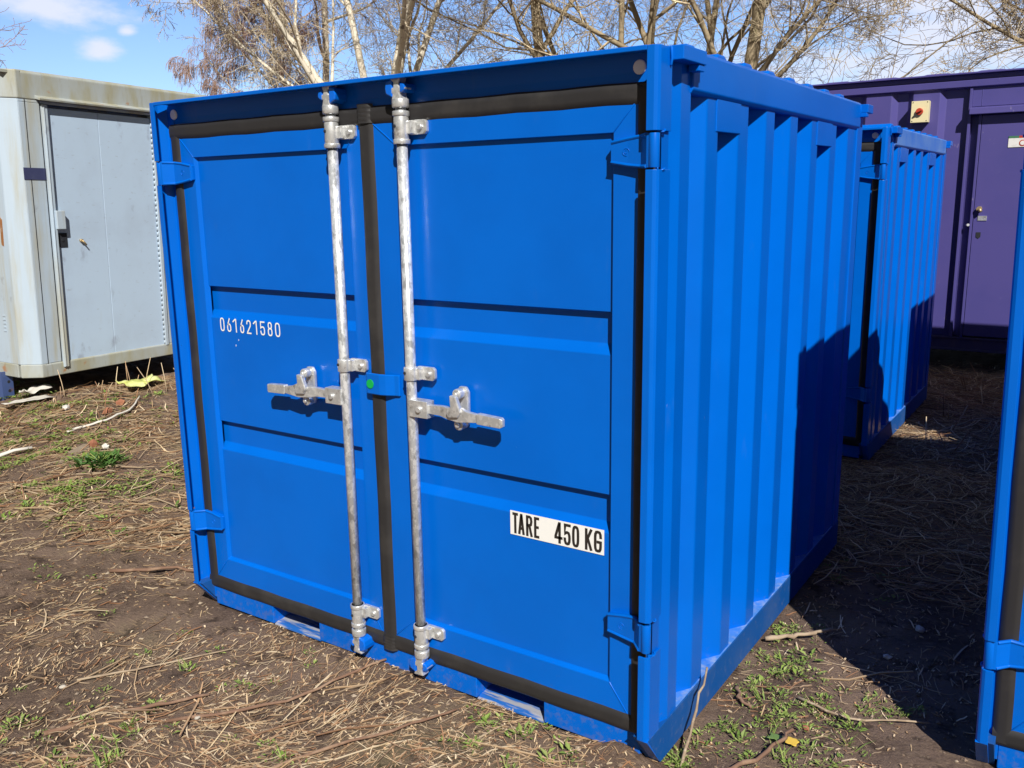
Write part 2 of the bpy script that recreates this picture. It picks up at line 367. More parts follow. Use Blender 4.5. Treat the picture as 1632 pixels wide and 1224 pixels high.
        # rubber seal: bulged strip round the leaf
        def strip(g, a, b, w_, horiz, yb=.060, bulge=.0075):
            n_ = 7; m_ = 14; vs_ = []; fs_ = []
            for i in range(m_ + 1):
                t = i / m_
                for k in range(n_):
                    u = k / (n_ - 1) - .5; y = yb - bulge * (1 - (2 * u) ** 6) - .0012 * math.sin(i * 2.1 + k * .5) * (1 - abs(2 * u))
                    c = a + (b - a) * t
                    wob = .0012 * math.sin(i * 1.7 + a * 7)
                    vs_.append((c, y, horiz + u * w_ + wob) if g == 'h' else (horiz + u * w_ + wob, y, c))
            for i in range(m_):
                for k in range(n_ - 1): fs_.append((i * n_ + k, i * n_ + k + 1, (i + 1) * n_ + k + 1, (i + 1) * n_ + k))
            return vs_, fs_
        s_ = MB()
        for args in (('h', (.036 if not right else .977), (.973 if not right else 1.914), .052, 1.812), ('h', (.036 if not right else .977), (.973 if not right else 1.914), .053, .110)):
            s_.add(*strip(*args), 0, True)
        gx = .057 if not right else 1.893
        s_.add(*strip('v', .095, 1.832, .046, gx), 0, True)
        if not right: s_.add(*strip('v', .10, 1.80, .059, .9735, .061, .011), 0, True).add(*strip('v', 1.79, 1.846, .064, .972, .059, .013), 0, True).add(*strip('v', .082, .13, .062, .974, .059, .013), 0, True)
        s_.build('rubber_seal', M_rubber, door)
        # hinges
        S = 1 if not right else -1
        for z in ((.368, 1.670) if not right else (.408, 1.673)):
            X = lambda x: x if not right else W - x
            h = MB(); hz = .040
            h.cyl((X(.0165), .017, z - hz), (X(.0165), .017, z + hz), .0135, 16)
            path = [(.016, .006, hz), (.034, .010, hz), (.062, .040, hz * .97), (.100, .043, hz * .86), (.146, .043, hz * .66), (.149, .052, hz * .6)]
            vs = []
            for a, b, e in path: vs += [(X(a), b, z - e), (X(a), b, z + e), (X(a), b + .010, z + e), (X(a), b + .010, z - e)]
            fs = [(0, 1, 2, 3)]
            for k in range(len(path) - 1):
                for j in range(4): fs.append((4 * k + j, 4 * k + (j + 1) % 4, 4 * k + 4 + (j + 1) % 4, 4 * k + 4 + j))
            q = 4 * (len(path) - 1); fs.append((q + 3, q + 2, q + 1, q)); h.add(vs, fs)
            for sg in (-1, 1):                                   # rolled edges of the forging
                h.tube([(X(a), b + .002, z + sg * (e - .003)) for a, b, e in path[1:-1]], .0052, 6)
                h.prism([(X(.085), z + sg * hz * .5), (X(.146), z + sg * hz * .3), (X(.146), z + sg * (hz * .66)), (X(.085), z + sg * hz * .9)], 'y', .044, .0605)
            c_ = X(.104); h.tube([(c_ + .009 * math.cos(t), .0425, z + .009 * math.sin(t)) for t in [k * .5 for k in range(11)]], .0012, 5)
            h.tube([(c_ + .004 * math.cos(t), .0425, z + .004 * math.sin(t)) for t in [k * .5 + 1 for k in range(10)]], .001, 5)
            h.build('hinge', M_blue, door, .0022)
        # locking bar
        rx = .857 if not right else 1.135; ry = .031
        MB().cyl((rx, ry, .10), (rx, ry, 1.86), .0160, 24).build('locking_bar', M_zinc, door)
        for z, hh, ring in ((1.768, .046, True), (1.050, .020, False), (.186, .040, True)):
            b = MB().cyl((rx, ry, z - hh), (rx, ry, z + hh), .0218, 24)
            if ring:
                for zz in (z - hh, z + hh - .014): b.cyl((rx, ry, zz), (rx, ry, zz + .014), .0246, 24)
            zc = z + (.0 if z > .5 else .012)
            b.prism([(rx + .012, zc - .020), (rx + .070, zc - .020), (rx + .078, zc - .012), (rx + .078, zc + .014), (rx + .070, zc + .021), (rx + .012, zc + .021)], 'y', .048, .060)
            b.prism([(rx + .012, zc - .018), (rx + .034, zc - .018), (rx + .034, zc + .018), (rx + .012, zc + .018)], 'y', .030, .050)
            b.disc_y(rx + .056, zc, .040, .049, .0085, 8)
            b.disc_y(rx - .006, z + .004, .006, .012, .005, 8, 1)
            b.build('bar_bracket', [M_zcast, M_dark], door, .0022)
        for top in (True, False):
            z = 1.842 if top else .118; sg = 1 if top else -1
            c = MB().cyl((rx, ry, z - sg * .02), (rx, ry, z + sg * .006), .0245, 20)
            P = [(-.018, 0), (-.012, .020), (-.030, .026), (-.034, .034), (-.024, .040), (-.012, .036), (-.009, .044), (-.016, .064), (.024, .066), (.020, .056), (.010, .050), (.010, .036), (.022, .034), (.031, .028), (.028, .018), (.014, .018), (.018, 0)]
            fl = -1 if right else 1
            c.prism([(rx + fl * a, z + sg * b) for a, b in P], 'y', .013, .046)
            c.build('cam_lug', M_zcast, door, .0035)
        # handle
        sg = -1 if not right else 1; hz = .947
        h = MB()
        h.box(rx + sg * .005, rx + sg * .074, .010, .046, hz - .026, hz + .026, 0)
        h.disc_y(rx + sg * .044, hz, .002, .011, .009, 12)
        def bar(stations):
            vs = []
            for x, zc, w_, y0, y1 in stations:
                vs += [(rx + sg * x, y0, hz + zc - w_), (rx + sg * x, y0, hz + zc + w_), (rx + sg * x, y1, hz + zc + w_), (rx + sg * x, y1, hz + zc - w_)]
            fs = [(0, 1, 2, 3)]
            for k in range(len(stations) - 1):
                for j in range(4): fs.append((4 * k + j, 4 * k + (j + 1) % 4, 4 * k + 4 + (j + 1) % 4, 4 * k + 4 + j))
            q = 4 * (len(stations) - 1); fs.append((q + 3, q + 2, q + 1, q)); h.add(vs, fs)
        bar([(.07, .002, .013, .018, .034), (.12, .004, .015, .014, .030), (.155, .002, .018, .006, .022), (.195, .004, .024, .004, .016), (.225, 0, .016, .004, .018), (.26, -.001, .012, .006, .022), (.262, -.001, .0155, .004, .024), (.342, -.004, .0145, .004, .024), (.350, -.004, .010, .008, .020)])
        h.build('handle', M_zcast, door, .004)
        cx = rx + sg * .180
        k_ = MB().prism([(cx - .02, hz - .046), (cx + .012, hz - .046), (cx + .021, hz - .03), (cx + .022, hz + .062), (cx + .012, hz + .078), (cx - .010, hz + .078), (cx - .02, hz + .064)], 'y', .046, .060)
        k_.disc_y(cx, hz - .034, .024, .048, .0165, 16).disc_y(cx, hz + .060, .018, .048, .0155, 16).disc_y(cx, hz - .034, .016, .026, .009, 6).disc_y(cx, hz + .060, .010, .02, .008, 6)
        k_.prism([(cx - .010, hz + .060), (cx + .012, hz + .058), (cx + .03, hz + .012), (cx + .018, hz - .004), (cx - .018, hz - .008), (cx - .024, hz + .008), (cx - .008, hz + .025)], 'y', -.004, .012)
        k_.build('handle_catch', M_zcast, door, .0035)
        if right:
            l = MB(); path = [(.937, .0425), (.945, .036), (1.0, .034), (1.022, .0385), (1.05, .050), (1.068, .052)]
            pts = [(a, b) for a, b in path] + [(a, b + .008) for a, b in path[::-1]]
            l.prism(pts, 'z', .966, 1.033)
            ob = l.build('lap_plate', [M_blue, M_green], door, .003)
            g = MB().disc_y(.962, .999, .0325, .0352, .0145, 28); g.build('green_dot', M_green, door)
            t = MB().box(1.464, 1.777, .0702, .0714, .590, .664, 0)
            for ch, a0, a1 in zip('TARE450KG', (172, 220, 288, 356, 525, 600, 668, 770, 840), (220, 276, 344, 400, 592, 658, 726, 828, 902)):
                letter(t, ch, 1.464 + (a0 - 152) / 765 * .313, 1.464 + (a1 - 152) / 765 * .313, .5950, .6595, .0084, .0697, 1)
            t.build('tare_plate', [M_wlet, M_black], door)
        else:
            t = MB()
            for ch, a0, a1 in zip('061621580', (210, 305, 388, 485, 575, 665, 757, 855, 950), (270, 362, 438, 540, 635, 714, 818, 915, 1015)):
                k0 = .205 + (a0 - 210) / 805 * .316; k1 = .205 + (a1 - 210) / 805 * .316
                letter(t, ch, k0, k1, 1.1095, 1.1590, .0052, .0708)
            for a, b, c_ in ((.2655, 1.118, .0011), (.300, 1.083, .003), (.283, 1.062, .0035)):
                t.add([(a - c_ * .4, .0709, b - c_), (a + c_ * .5, .0709, b - c_ * .8), (a + c_ * .6, .0709, b + c_), (a - c_ * .2, .0709, b + c_ * 1.1)], [(0, 1, 2, 3)])
            t.build('serial_number', M_wlet, door)
    # --- blue keepers round the cams
    for x in (.857, 1.135):
        for z, sg in ((1.876, 1), (.086, -1)):
            k = MB()
            f = 1 if x > 1 else -1
            for s2, w_, hgt in ((-f, .024, .052), (f, .016, .030)):
                a = x + s2 * .014; b = a + s2 * w_; h2 = hgt / 2
                k.prism([(a, z - h2), (b, z - h2 * .6), (b + s2 * .003, z), (b, z + h2 * .7), (a, z + h2)], 'y', .012, .068 if z > 1 else .093)
            k.build('cam_keeper', M_keep, root, .004)
    off = Vector((-W / 2, -L / 2, 0))
    for ch in root.children: ch.location = off
    return root

main = make_container('blue storage container in the foreground with two doors, galvanised locking bars and a tare plate')
main.location = (W / 2, L / 2, 0)
SK = ('tare_plate', 'serial_number')
second = copy_tree(main, None, SK); second['label'] = 'smaller looking blue container standing behind the foreground one, in front of the purple unit'
second.location = (1.775 - W / 2, 3.325 + L / 2, 0)
M_sheenrail = mat('dusty_sheen_blue_paint', (.04, .16, .56), .45, var=[((.12, .25, .57), 4, .35, .65, .8)])  # grazing sun sheen and dust on this rail, put into a paler blue
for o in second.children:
    if o.name.startswith('top_side_rail'): o.data = o.data.copy(); o.data.materials[0] = M_sheenrail
right_c = copy_tree(main, None, SK); right_c['label'] = 'blue container cut off by the right edge, only its hinge post and seal in view'
right_c.location = (2.690 + W / 2, .512 + L / 2, 0.0); right_c.rotation_euler = (0, R(-1.0), 0)
third = copy_tree(main, None, SK); third['label'] = 'blue container hidden behind the one at the right edge, known by its shadow'
third.location = (2.655 + W / 2, 3.54 + L / 2, 0)

# ------------------------------------------------------------------ grey cabin on the left
u = Vector((-.10666, .99430, -.01488)); w = Vector((.02736, .01790, 1.0)).normalized()
u = (u - w * u.dot(w)).normalized(); nrm = u.cross(w)
cabin = empty('portable_cabin', (0, 0, 0), 'weathered grey steel cabin with a plain flush door and stained edges, raised on legs', 'cabin')
cabin.matrix_world = Matrix(((u.x, -nrm.x, w.x, -3.6866), (u.y, -nrm.y, w.y, 1.4522), (u.z, -nrm.z, w.z, .3), (0, 0, 0, 1)))
CW, CD, CH = 2.13, 5.0, 2.20          # local: x along the door wall, y into the cabin, z up
p = MB(); dx0, dx1, dz0, dz1 = .222, 1.135, .062, 1.955
p.box(.0, dx0 - .055, 0, .05, .10, 1.98).box(dx1 + .04, CW, 0, .05, .10, 1.98).box(0, CW, 0, .05, 1.98, CH - .20)
p.box(-.095, CW + .09, .11, CD, .10, CH - .20)                                   # the body behind
p.prism([(0, 0), (0, .05), (-.09, .12), (-.095, .11)], 'z', .10, CH - .20)
p.build('wall', M_cab, cabin, .004)
p = MB()
for a in (.048, .16): p.box(a, a + .004, -.0025, .004, .10, 2.0)
p.box(.0, CW, -.003, .004, CH - .09, CH - .086).box(1.07, 1.074, -.003, .004, 2.02, CH - .09).box(.08, .084, -.003, .004, 2.02, CH - .09)
p.build('panel_seam', M_dark, cabin)
p = MB().prism([(-.004, 2.0), (.006, 2.0), (.05, 2.0), (.05, CH), (.02, CH), (-.004, CH - .02)], 'x', -.0, CW)
p.prism([(-.10, .11), (-.004, -.006), (.04, -.004), (.04, .12), (-.06, .14)], 'z', 2.0, CH - .004)
p.box(-.10, -.06, .12, CD, 2.0, CH)
p.build('roof_edge', M_cabst, cabin, .012, 3)
MB().box(-.09, CW + .08, .03, CD, CH - .03, CH - .012).build('roof', M_cabst, cabin)
p = MB().prism([(-.006, 0), (.05, 0), (.05, .10), (.002, .10), (-.006, .092)], 'x', .0, CW)
p.prism([(-.10, .11), (-.002, -.006), (.04, -.004), (.04, .14), (-.06, .14)], 'z', .0, .10).box(-.098, -.06, .14, CD, 0, .10)
p.build('base_rail', M_cabst, cabin, .006)
p = MB().box(dx0 - .052, dx0 - .012, -.022, .05, .055, 1.975).box(dx0 - .048, dx0 - .038, -.028, -.02, .06, 1.97).box(dx1 + .006, dx1 + .038, -.012, .05, .09, 1.975)
p.build('door_frame', M_cab, cabin, .004)
MB().prism([(-.06, 2.012), (.0, 2.035), (.0, 2.01), (-.056, 1.998)], 'x', .13, 1.20).build('drip_rail', M_cabst, cabin, .002)
dr = MB().box(dx0, (dx0 + dx1) / 2 - .035, .006, .04, dz0, dz1).box((dx0 + dx1) / 2 - .033, dx1, .006, .04, dz0, dz1).build('door', M_cabdoor, cabin, .003)
p = MB()
for k in range(44): p.cyl((dx1 + .002, .001, .10 + k * .0415), (dx1 + .002, .001, .132 + k * .0415), .006, 8)
p.build('piano_hinge', M_cab, dr)
MB().box(dx0 + .004, dx0 + .075, .0, .007, .955, 1.06).disc_y(dx0 + .035, 1.007, -.004, .001, .012, 12).build('lock_plate', M_dark, dr, .004)
MB().box(dx0 - .025, dx0 + .045, -.042, .006, 1.09, 1.225).build('lock_guard', M_cab, cabin, .004)
MB().disc_y(dx0 + .19, 1.0, -.014, .007, .012, 12).tube([(dx0 + .19, -.016, 1.0), (dx0 + .205, -.02, .985), (dx0 + .222, -.018, .965)], .006, 6).build('key_lock', M_brass, dr)
MB().box(-.004, .16, -.0045, .0, 1.445, 1.528).box(.165, dx0 - .055, -.0045, .0, 1.445, 1.528).build('navy_stripe', M_navy, cabin)
for yy, xx in ((.30, -.088), (CD - .3, -.088), (.12, CW - .03), (CD - .3, CW - .03)):
    p = MB().box(xx - .045, xx + .045, yy, yy + .012, -.285, .03).box(xx - .045, xx - .033, yy + .012, yy + .10, -.285, .03)
    for zz in (-.05, -.12, -.19): p.disc_y(xx + .01, zz, yy - .0015, yy, .012, 12, 1)
    p.box(xx - .08, xx + .08, yy - .05, yy + .11, -.30, -.285)
    p.build('support_leg', [M_leg, M_dark], cabin, .002)
p = MB().box(-.0965, -.093, .36, .375, .1, 2.0)
p.build('side_seam', M_dark, cabin)
p = MB()
for k in range(5): p.box(-.099, -.0945, .235, .265, .34 + k * .028, .348 + k * .028)
p.build('side_vent', M_cab, cabin)
MB().prism([(.16, 1.16), (.185, 1.18), (.19, .98), (.165, .97)], 'x', -.0985, -.0955).build('rust_patch', M_rust, cabin)
p = MB().box(CW - .22, CW - .02, .02, .20, CH + .0, CH + .012).disc_y(CW + .04, CH + .03, .02, .09, .045, 14)
p.build('lifting_lug', M_rust, cabin, .003)

# ------------------------------------------------------------------ purple unit at the back right
PX0, PX1, PY, PD, PZ0, PZ1 = .30, 6.4, 6.78, 2.4, .155, 2.54
purple = empty('purple_container', ((PX0 + PX1) / 2, PY + PD / 2, 0), 'tall purple ribbed steel unit with a flush door and rotary switch, behind the blue ones', 'steel unit')
off = Vector((-(PX0 + PX1) / 2, -(PY + PD / 2), 0))
pp = []
def corr(x0, x1, first, pit=.395, flat=.215, d=.045):
    out = []; x = first
    while x < x0: x += pit
    out.append((x0, PY + d))
    while x + flat + .06 < x1:
        out += [(x - .047, PY + d), (x, PY), (x + flat, PY), (x + flat + .047, PY + d)]; x += pit
    out.append((x1, PY + d)); return out
p = MB()
for a, b, f in ((PX0 + .08, 1.70, -.722 + .395 * 3 - .0), (2.84, PX1 - .08, 2.95)):
    o = corr(a, b, f if f > 1 else .462)
    p.prism(o + [(b, PY + .08), (a, PY + .08)], 'z', PZ0 + .12, 2.44)
p.box(PX0 + .01, PX1 - .01, PY + .09, PY + PD, PZ0 + .12, PZ1 - .04)
pp.append(p.build('wall', M_purp, None, .004, 2, 20))
p = MB().box(PX0, PX1, PY - .06, PY + PD, PZ1 - .014, PZ1).box(PX0, PX1, PY + .01, PY + .09, 2.485, PZ1 - .014).prism([(PY - .028, 2.478), (PY + .09, 2.495), (PY + .09, 2.41), (PY - .0, 2.415), (PY - .026, 2.425)], 'x', PX0, PX1)
pp.append(p.build('top_rail', M_purp, None, .003))
p = MB()
for k in range(14): p.prism([(PX0 + .15 + k * .42, PZ1), (PX0 + .21 + k * .42, PZ1 + .013), (PX0 + .37 + k * .42, PZ1 + .013), (PX0 + .43 + k * .42, PZ1)], 'y', PY + .0, PY + PD - .05)
pp.append(p.build('roof', M_purp, None, .006))
p = MB().prism([(PY - .004, PZ0), (PY + .09, PZ0), (PY + .09, PZ0 + .12), (PY + .01, PZ0 + .12), (PY + .01, PZ0 + .02), (PY - .004, PZ0 + .012)], 'x', PX0, PX1)
p.box(PX0, PX1, PY - .012, PY + .01, PZ0 + .108, PZ0 + .125)
pp.append(p.build('base_rail', M_purpshade, None, .003))
p = MB().box(1.70, 1.722, PY - .012, PY + .09, PZ0 + .125, 2.415).box(1.785, 1.806, PY - .004, PY + .09, PZ0 + .125, 2.19).box(2.72, 2.84, PY - .004, PY + .09, PZ0 + .125, 2.415).box(1.722, 2.72, PY + .0, PY + .09, 2.26, 2.415).box(1.722, 1.785, PY + .06, PY + .09, PZ0 + .125, 2.26)
p.box(1.795, 1.80, PY - .003, PY + .01, 2.265, 2.41)
pp.append(p.build('door_frame', M_purp, None, .003))
pp.append(MB().prism([(PY - .075, 2.196), (PY - .07, 2.19), (PY + .005, 2.20), (PY + .005, 2.258), (PY - .07, 2.244)], 'x', 1.715, 2.76).build('drip_rail', M_purp, None, .003))
pd = MB().box(1.81, 2.715, PY - .002, PY + .04, PZ0 + .14, 2.185).build('door', M_purp, None, .003)
pp.append(pd)
for nm, mb, m_ in (('lock_barrel', MB().disc_y(1.852, 1.405, PY - .035, PY, .022, 12).cyl((1.852, PY - .034, 1.405), (1.87, PY - .04, 1.38), .014, 8), M_brass),
                   ('latch_plate', MB().box(1.845, 1.915, PY - .008, PY, 1.305, 1.345), M_zcast),
                   ('keyhole', MB().prism([(1.842, 1.205), (1.878, 1.205), (1.878, 1.165), (1.862, 1.15), (1.842, 1.165)], 'y', PY - .006, PY), M_dark),
                   ('door_sign', MB().box(2.024, 2.26, PY - .007, PY, 1.912, 1.985, 0).box(2.024, 2.10, PY - .0075, PY, 1.9855, 2.004, 1).box(2.1005, 2.26, PY - .0075, PY, 1.9855, 2.004, 2).disc_y(2.13, 1.945, PY - .009, PY - .0065, .026, 20, 2).disc_y(2.13, 1.945, PY - .0105, PY - .0085, .018, 20, 0), [M_white, mat('sign_green', (.05, .16, .09), .5), M_red])):
    o = mb.build(nm, m_, pd)
p = MB().cyl((1.755, PY + .062, 1.262), (1.775, PY - .01, 1.268), .012, 8); pp.append(p.build('bolt', M_zcast, None))
sw = MB().box(1.256, 1.396, PY - .085, PY, 2.150, 2.330)
for a in (1.268, 1.384):
    for b in (2.162, 2.318): sw.disc_y(a, b, PY - .087, PY - .084, .005, 8, 1)
swo = sw.build('isolator_switch', [M_cream, M_dark], None, .006); pp.append(swo)
k = MB().disc_y(1.326, 2.240, PY - .105, PY - .084, .030, 20).prism([(1.302, 2.226), (1.35, 2.246), (1.346, 2.258), (1.298, 2.238)], 'y', PY - .125, PY - .10).build('rotary_knob', M_red, swo, .003)
for x in (PX0 + .3, 1.2, 2.6, 4.6, PX1 - .3):
    pp.append(MB().box(x - .1, x + .1, PY + .25, PY + .5, -.03, PZ0).box(x - .1, x + .1, PY + PD - .5, PY + PD - .25, -.03, PZ0).build('support_block', M_conc, None, .006))
for o in pp: o.parent = purple; o.location = off

# ------------------------------------------------------------------ ground
rng = np.random.default_rng(7)
def vnoise(x, y, s, seed=0):
    x = np.asarray(x, float) / s; y = np.asarray(y, float) / s
    xi = np.floor(x).astype(np.int64); yi = np.floor(y).astype(np.int64); fx = x - xi; fy = y - yi
    fx = fx * fx * (3 - 2 * fx); fy = fy * fy * (3 - 2 * fy)
    def h(a, b):
        v = (a * 374761393 + b * 668265263 + seed * 974711) & 0xffffffff; v = ((v ^ (v >> 13)) * 1274126177) & 0xffffffff
        return ((v ^ (v >> 16)) & 0xffff) / 65535.0
    return (h(xi, yi) * (1 - fx) + h(xi + 1, yi) * fx) * (1 - fy) + (h(xi, yi + 1) * (1 - fx) + h(xi + 1, yi + 1) * fx) * fy
FOOT = ((0, .09, 1.95, 1.99), (-.175, 3.41, 1.775, 5.31), (2.70, .6, 4.65, 2.5), (2.65, 3.63, 4.6, 5.53))
def gh(x, y):
    x = np.asarray(x, float); y = np.asarray(y, float)
    d = np.full(x.shape, 9.0)
    for a, b, c, e in FOOT:
        dx = np.maximum(np.maximum(a - x, x - c), 0); dy = np.maximum(np.maximum(b - y, y - e), 0); d = np.minimum(d, np.hypot(dx, dy))
    k = .35 + .65 * np.clip(d / .6, 0, 1)
    h = (vnoise(x, y, 1.3, 1) - .5) * .07 + (vnoise(x, y, .35, 2) - .5) * .045 + (vnoise(x, y, .12, 3) - .5) * .034 + (vnoise(x, y, .05, 4) - .5) * .018
    h = h * k - .010
    h += .055 * np.exp(-(((x - 1.845) / .075) ** 2 + ((y - .10) / .075) ** 2))          # loose soil heaped at the corner
    h += .012 * np.exp(-((y - .03) / .10) ** 2) * np.clip((x + .05) / .1, 0, 1) * np.clip((2.0 - x) / .1, 0, 1)
    h += .014 * np.exp(-(((x - .98) / .10) ** 2 + ((y - .05) / .06) ** 2))
    q = np.clip((-2.3 - x) / 1.3, 0, 1); h += .13 * q * q * (3 - 2 * q) * np.clip((y - .6) / .8, 0, 1)
    inside = np.zeros(x.shape, bool)
    for a, b, c, e in FOOT: inside |= (x > a + .03) & (x < c - .03) & (y > b - .015) & (y < e - .03)
    return np.where(inside, np.minimum(h, -.012), h)
def axis(lo, hi, step, far):
    c = list(np.arange(lo, hi, step)); s = step; a = hi
    while a < far: c.append(a); s *= 1.22; a += s
    s = step; a = lo - step
    while a > -far: c.insert(0, a); s *= 1.22; a -= s
    return np.array(c)
gx = axis(-4.6, 3.0, .022, 900); gy = axis(-1.25, 5.6, .024, 900)
GX, GY = np.meshgrid(gx, gy); GZ = gh(GX, GY)
GZ = np.where(np.hypot(GX, GY) > 25, 0, GZ)
nx, ny = len(gx), len(gy)
idx = np.arange(nx * ny).reshape(ny, nx)
F = np.stack([idx[:-1, :-1], idx[:-1, 1:], idx[1:, 1:], idx[1:, :-1]], -1).reshape(-1, 4)
def np_mesh(name, V, Fq, m, smooth=False):
    me = bpy.data.meshes.new(name); V = np.asarray(V, np.float32); k = Fq.shape[1]
    me.vertices.add(len(V)); me.vertices.foreach_set('co', V.ravel())
    me.loops.add(Fq.size); me.loops.foreach_set('vertex_index', Fq.astype(np.int32).ravel())
    me.polygons.add(len(Fq)); me.polygons.foreach_set('loop_start', np.arange(0, Fq.size, k, dtype=np.int32))
    me.polygons.foreach_set('use_smooth', np.full(len(Fq), smooth))
    me.update(calc_edges=True); me.validate()
    me.materials.append(m); o = bpy.data.objects.new(name, me); col.objects.link(o); return o

mg = bpy.data.materials.new('dry_soil'); mg.use_nodes = True; t = mg.node_tree; b = t.nodes['Principled BSDF']; b.inputs['Roughness'].default_value = .95; b.inputs['Specular IOR Level'].default_value = .15
c = N(t, 'ShaderNodeTexCoord').outputs['Object']
def nse(scale, detail=6, vec=None, rough=.65):
    n = N(t, 'ShaderNodeTexNoise'); n.inputs['Scale'].default_value = scale; n.inputs['Detail'].default_value = detail; n.inputs['Roughness'].default_value = rough
    t.links.new(vec or c, n.inputs['Vector']); return n.outputs['Fac']
def ramp(f, lo, hi, to=1.0):
    r = N(t, 'ShaderNodeMapRange', interpolation_type='SMOOTHSTEP'); r.inputs['From Min'].default_value = lo; r.inputs['From Max'].default_value = hi; r.inputs['To Max'].default_value = to
    t.links.new(f, r.inputs['Value']); return r.outputs[0]
def mixc(f, a, bb):
    x = N(t, 'ShaderNodeMix', data_type='RGBA'); t.links.new(f, x.inputs['Factor'])
    for s_, v in (('A', a), ('B', bb)):
        if isinstance(v, tuple): x.inputs[s_].default_value = (*v, 1)
        else: t.links.new(v, x.inputs[s_])
    return x.outputs['Result']
o = mixc(ramp(nse(2.2), .35, .65), (.125, .086, .066), (.245, .172, .130))
o = mixc(ramp(nse(28), .50, .72, .7), o, (.26, .19, .14))
o = mixc(ramp(nse(11, 5), .52, .66, .75), o, (.046, .030, .023))
o = mixc(ramp(nse(90, 4), .60, .72, .75), o, (.38, .28, .19))
for rot, sc in ((.4, (14, 150, 14)), (-.9, (12, 120, 12)), (1.4, (16, 160, 16))):
    m_ = N(t, 'ShaderNodeMapping'); m_.inputs['Rotation'].default_value = (0, 0, rot); m_.inputs['Scale'].default_value = sc; t.links.new(c, m_.inputs['Vector'])
    f = ramp(nse(1.0, 3, m_.outputs[0]), .60, .70, .7); g = ramp(nse(3.0, 3), .42, .6)
    mm = N(t, 'ShaderNodeMath', operation='MULTIPLY'); t.links.new(f, mm.inputs[0]); t.links.new(g, mm.inputs[1])
    o = mixc(mm.outputs[0], o, (.42, .30, .18))
o = mixc(ramp(nse(1.1, 6), .56, .72, .35), o, (.085, .105, .03))
t.links.new(o, b.inputs['Base Color'])
bp = N(t, 'ShaderNodeBump'); bp.inputs['Strength'].default_value = 1.0; bp.inputs['Distance'].default_value = .02
t.links.new(nse(75, 8, None, .75), bp.inputs['Height']); t.links.new(bp.outputs[0], b.inputs['Normal'])
ground = np_mesh('ground', np.stack([GX, GY, GZ], -1).reshape(-1, 3), F, mg, True); tag(ground, 'dry brown soil strewn with straw between the containers', 'ground', kind='structure')

# ------------------------------------------------------------------ straw, twigs and weeds on the ground
def island_mat(name, cols, rough=.8, trans=0):
    m = bpy.data.materials.new(name); m.use_nodes = True; t_ = m.node_tree; b_ = t_.nodes['Principled BSDF']; b_.inputs['Roughness'].default_value = rough; b_.inputs['Specular IOR Level'].default_value = .3
    g_ = N(t_, 'ShaderNodeNewGeometry'); r_ = N(t_, 'ShaderNodeValToRGB')
    e = r_.color_ramp.elements; e[0].color = (*cols[0], 1); e[0].position = 0; e[1].color = (*cols[-1], 1)
    for i, c_ in enumerate(cols[1:-1]): q = e.new((i + 1) / (len(cols) - 1)); q.color = (*c_, 1)
    t_.links.new(g_.outputs['Random Per Island'], r_.inputs['Fac']); t_.links.new(r_.outputs['Color'], b_.inputs['Base Color'])
    if trans:
        b_.inputs['Subsurface Weight'].default_value = 0
    return m
M_straw = island_mat('straw', [(.45, .30, .165), (.64, .49, .30), (.29, .17, .10), (.74, .60, .40), (.17, .10, .06), (.54, .39, .23), (.36, .185, .095), (.24, .15, .09), (.68, .55, .37)])
M_leafg = island_mat('weed_leaves', [(.11, .18, .03), (.19, .27, .05), (.08, .14, .025), (.26, .32, .09), (.15, .18, .045)], .6)
CAMXY = np.array([2.872, -1.99])
def visible_pts(n, mask_seed, thr, seed):
    """random spots on the ground in front of the lens, denser close by"""
    r = np.random.default_rng(seed); out = []
    while sum(map(len, out)) < n:
        d = 1.3 + 9.5 * r.random(n * 2) ** 1.6; a = R(-34.1) + R(34) * (2 * r.random(n * 2) - 1)
        x = CAMXY[0] + d * np.sin(a); y = CAMXY[1] + d * np.cos(a)
        ok = np.ones(len(x), bool)
        for q in FOOT: ok &= ~((x > q[0] - .01) & (x < q[2] + .01) & (y > q[1] - .01) & (y < q[3]))
        ok &= ~((x < -3.75) & (y > 1.6) & (y < 3.6)) & (y < 7.1)
        m = vnoise(x, y, .55, mask_seed) * .6 + vnoise(x, y, .18, mask_seed + 1) * .4
        ok &= r.random(len(x)) < np.clip((m - thr) * 4 + .25, .05, 1)
        out.append(np.stack([x[ok], y[ok]], -1))
    return np.concatenate(out)[:n]
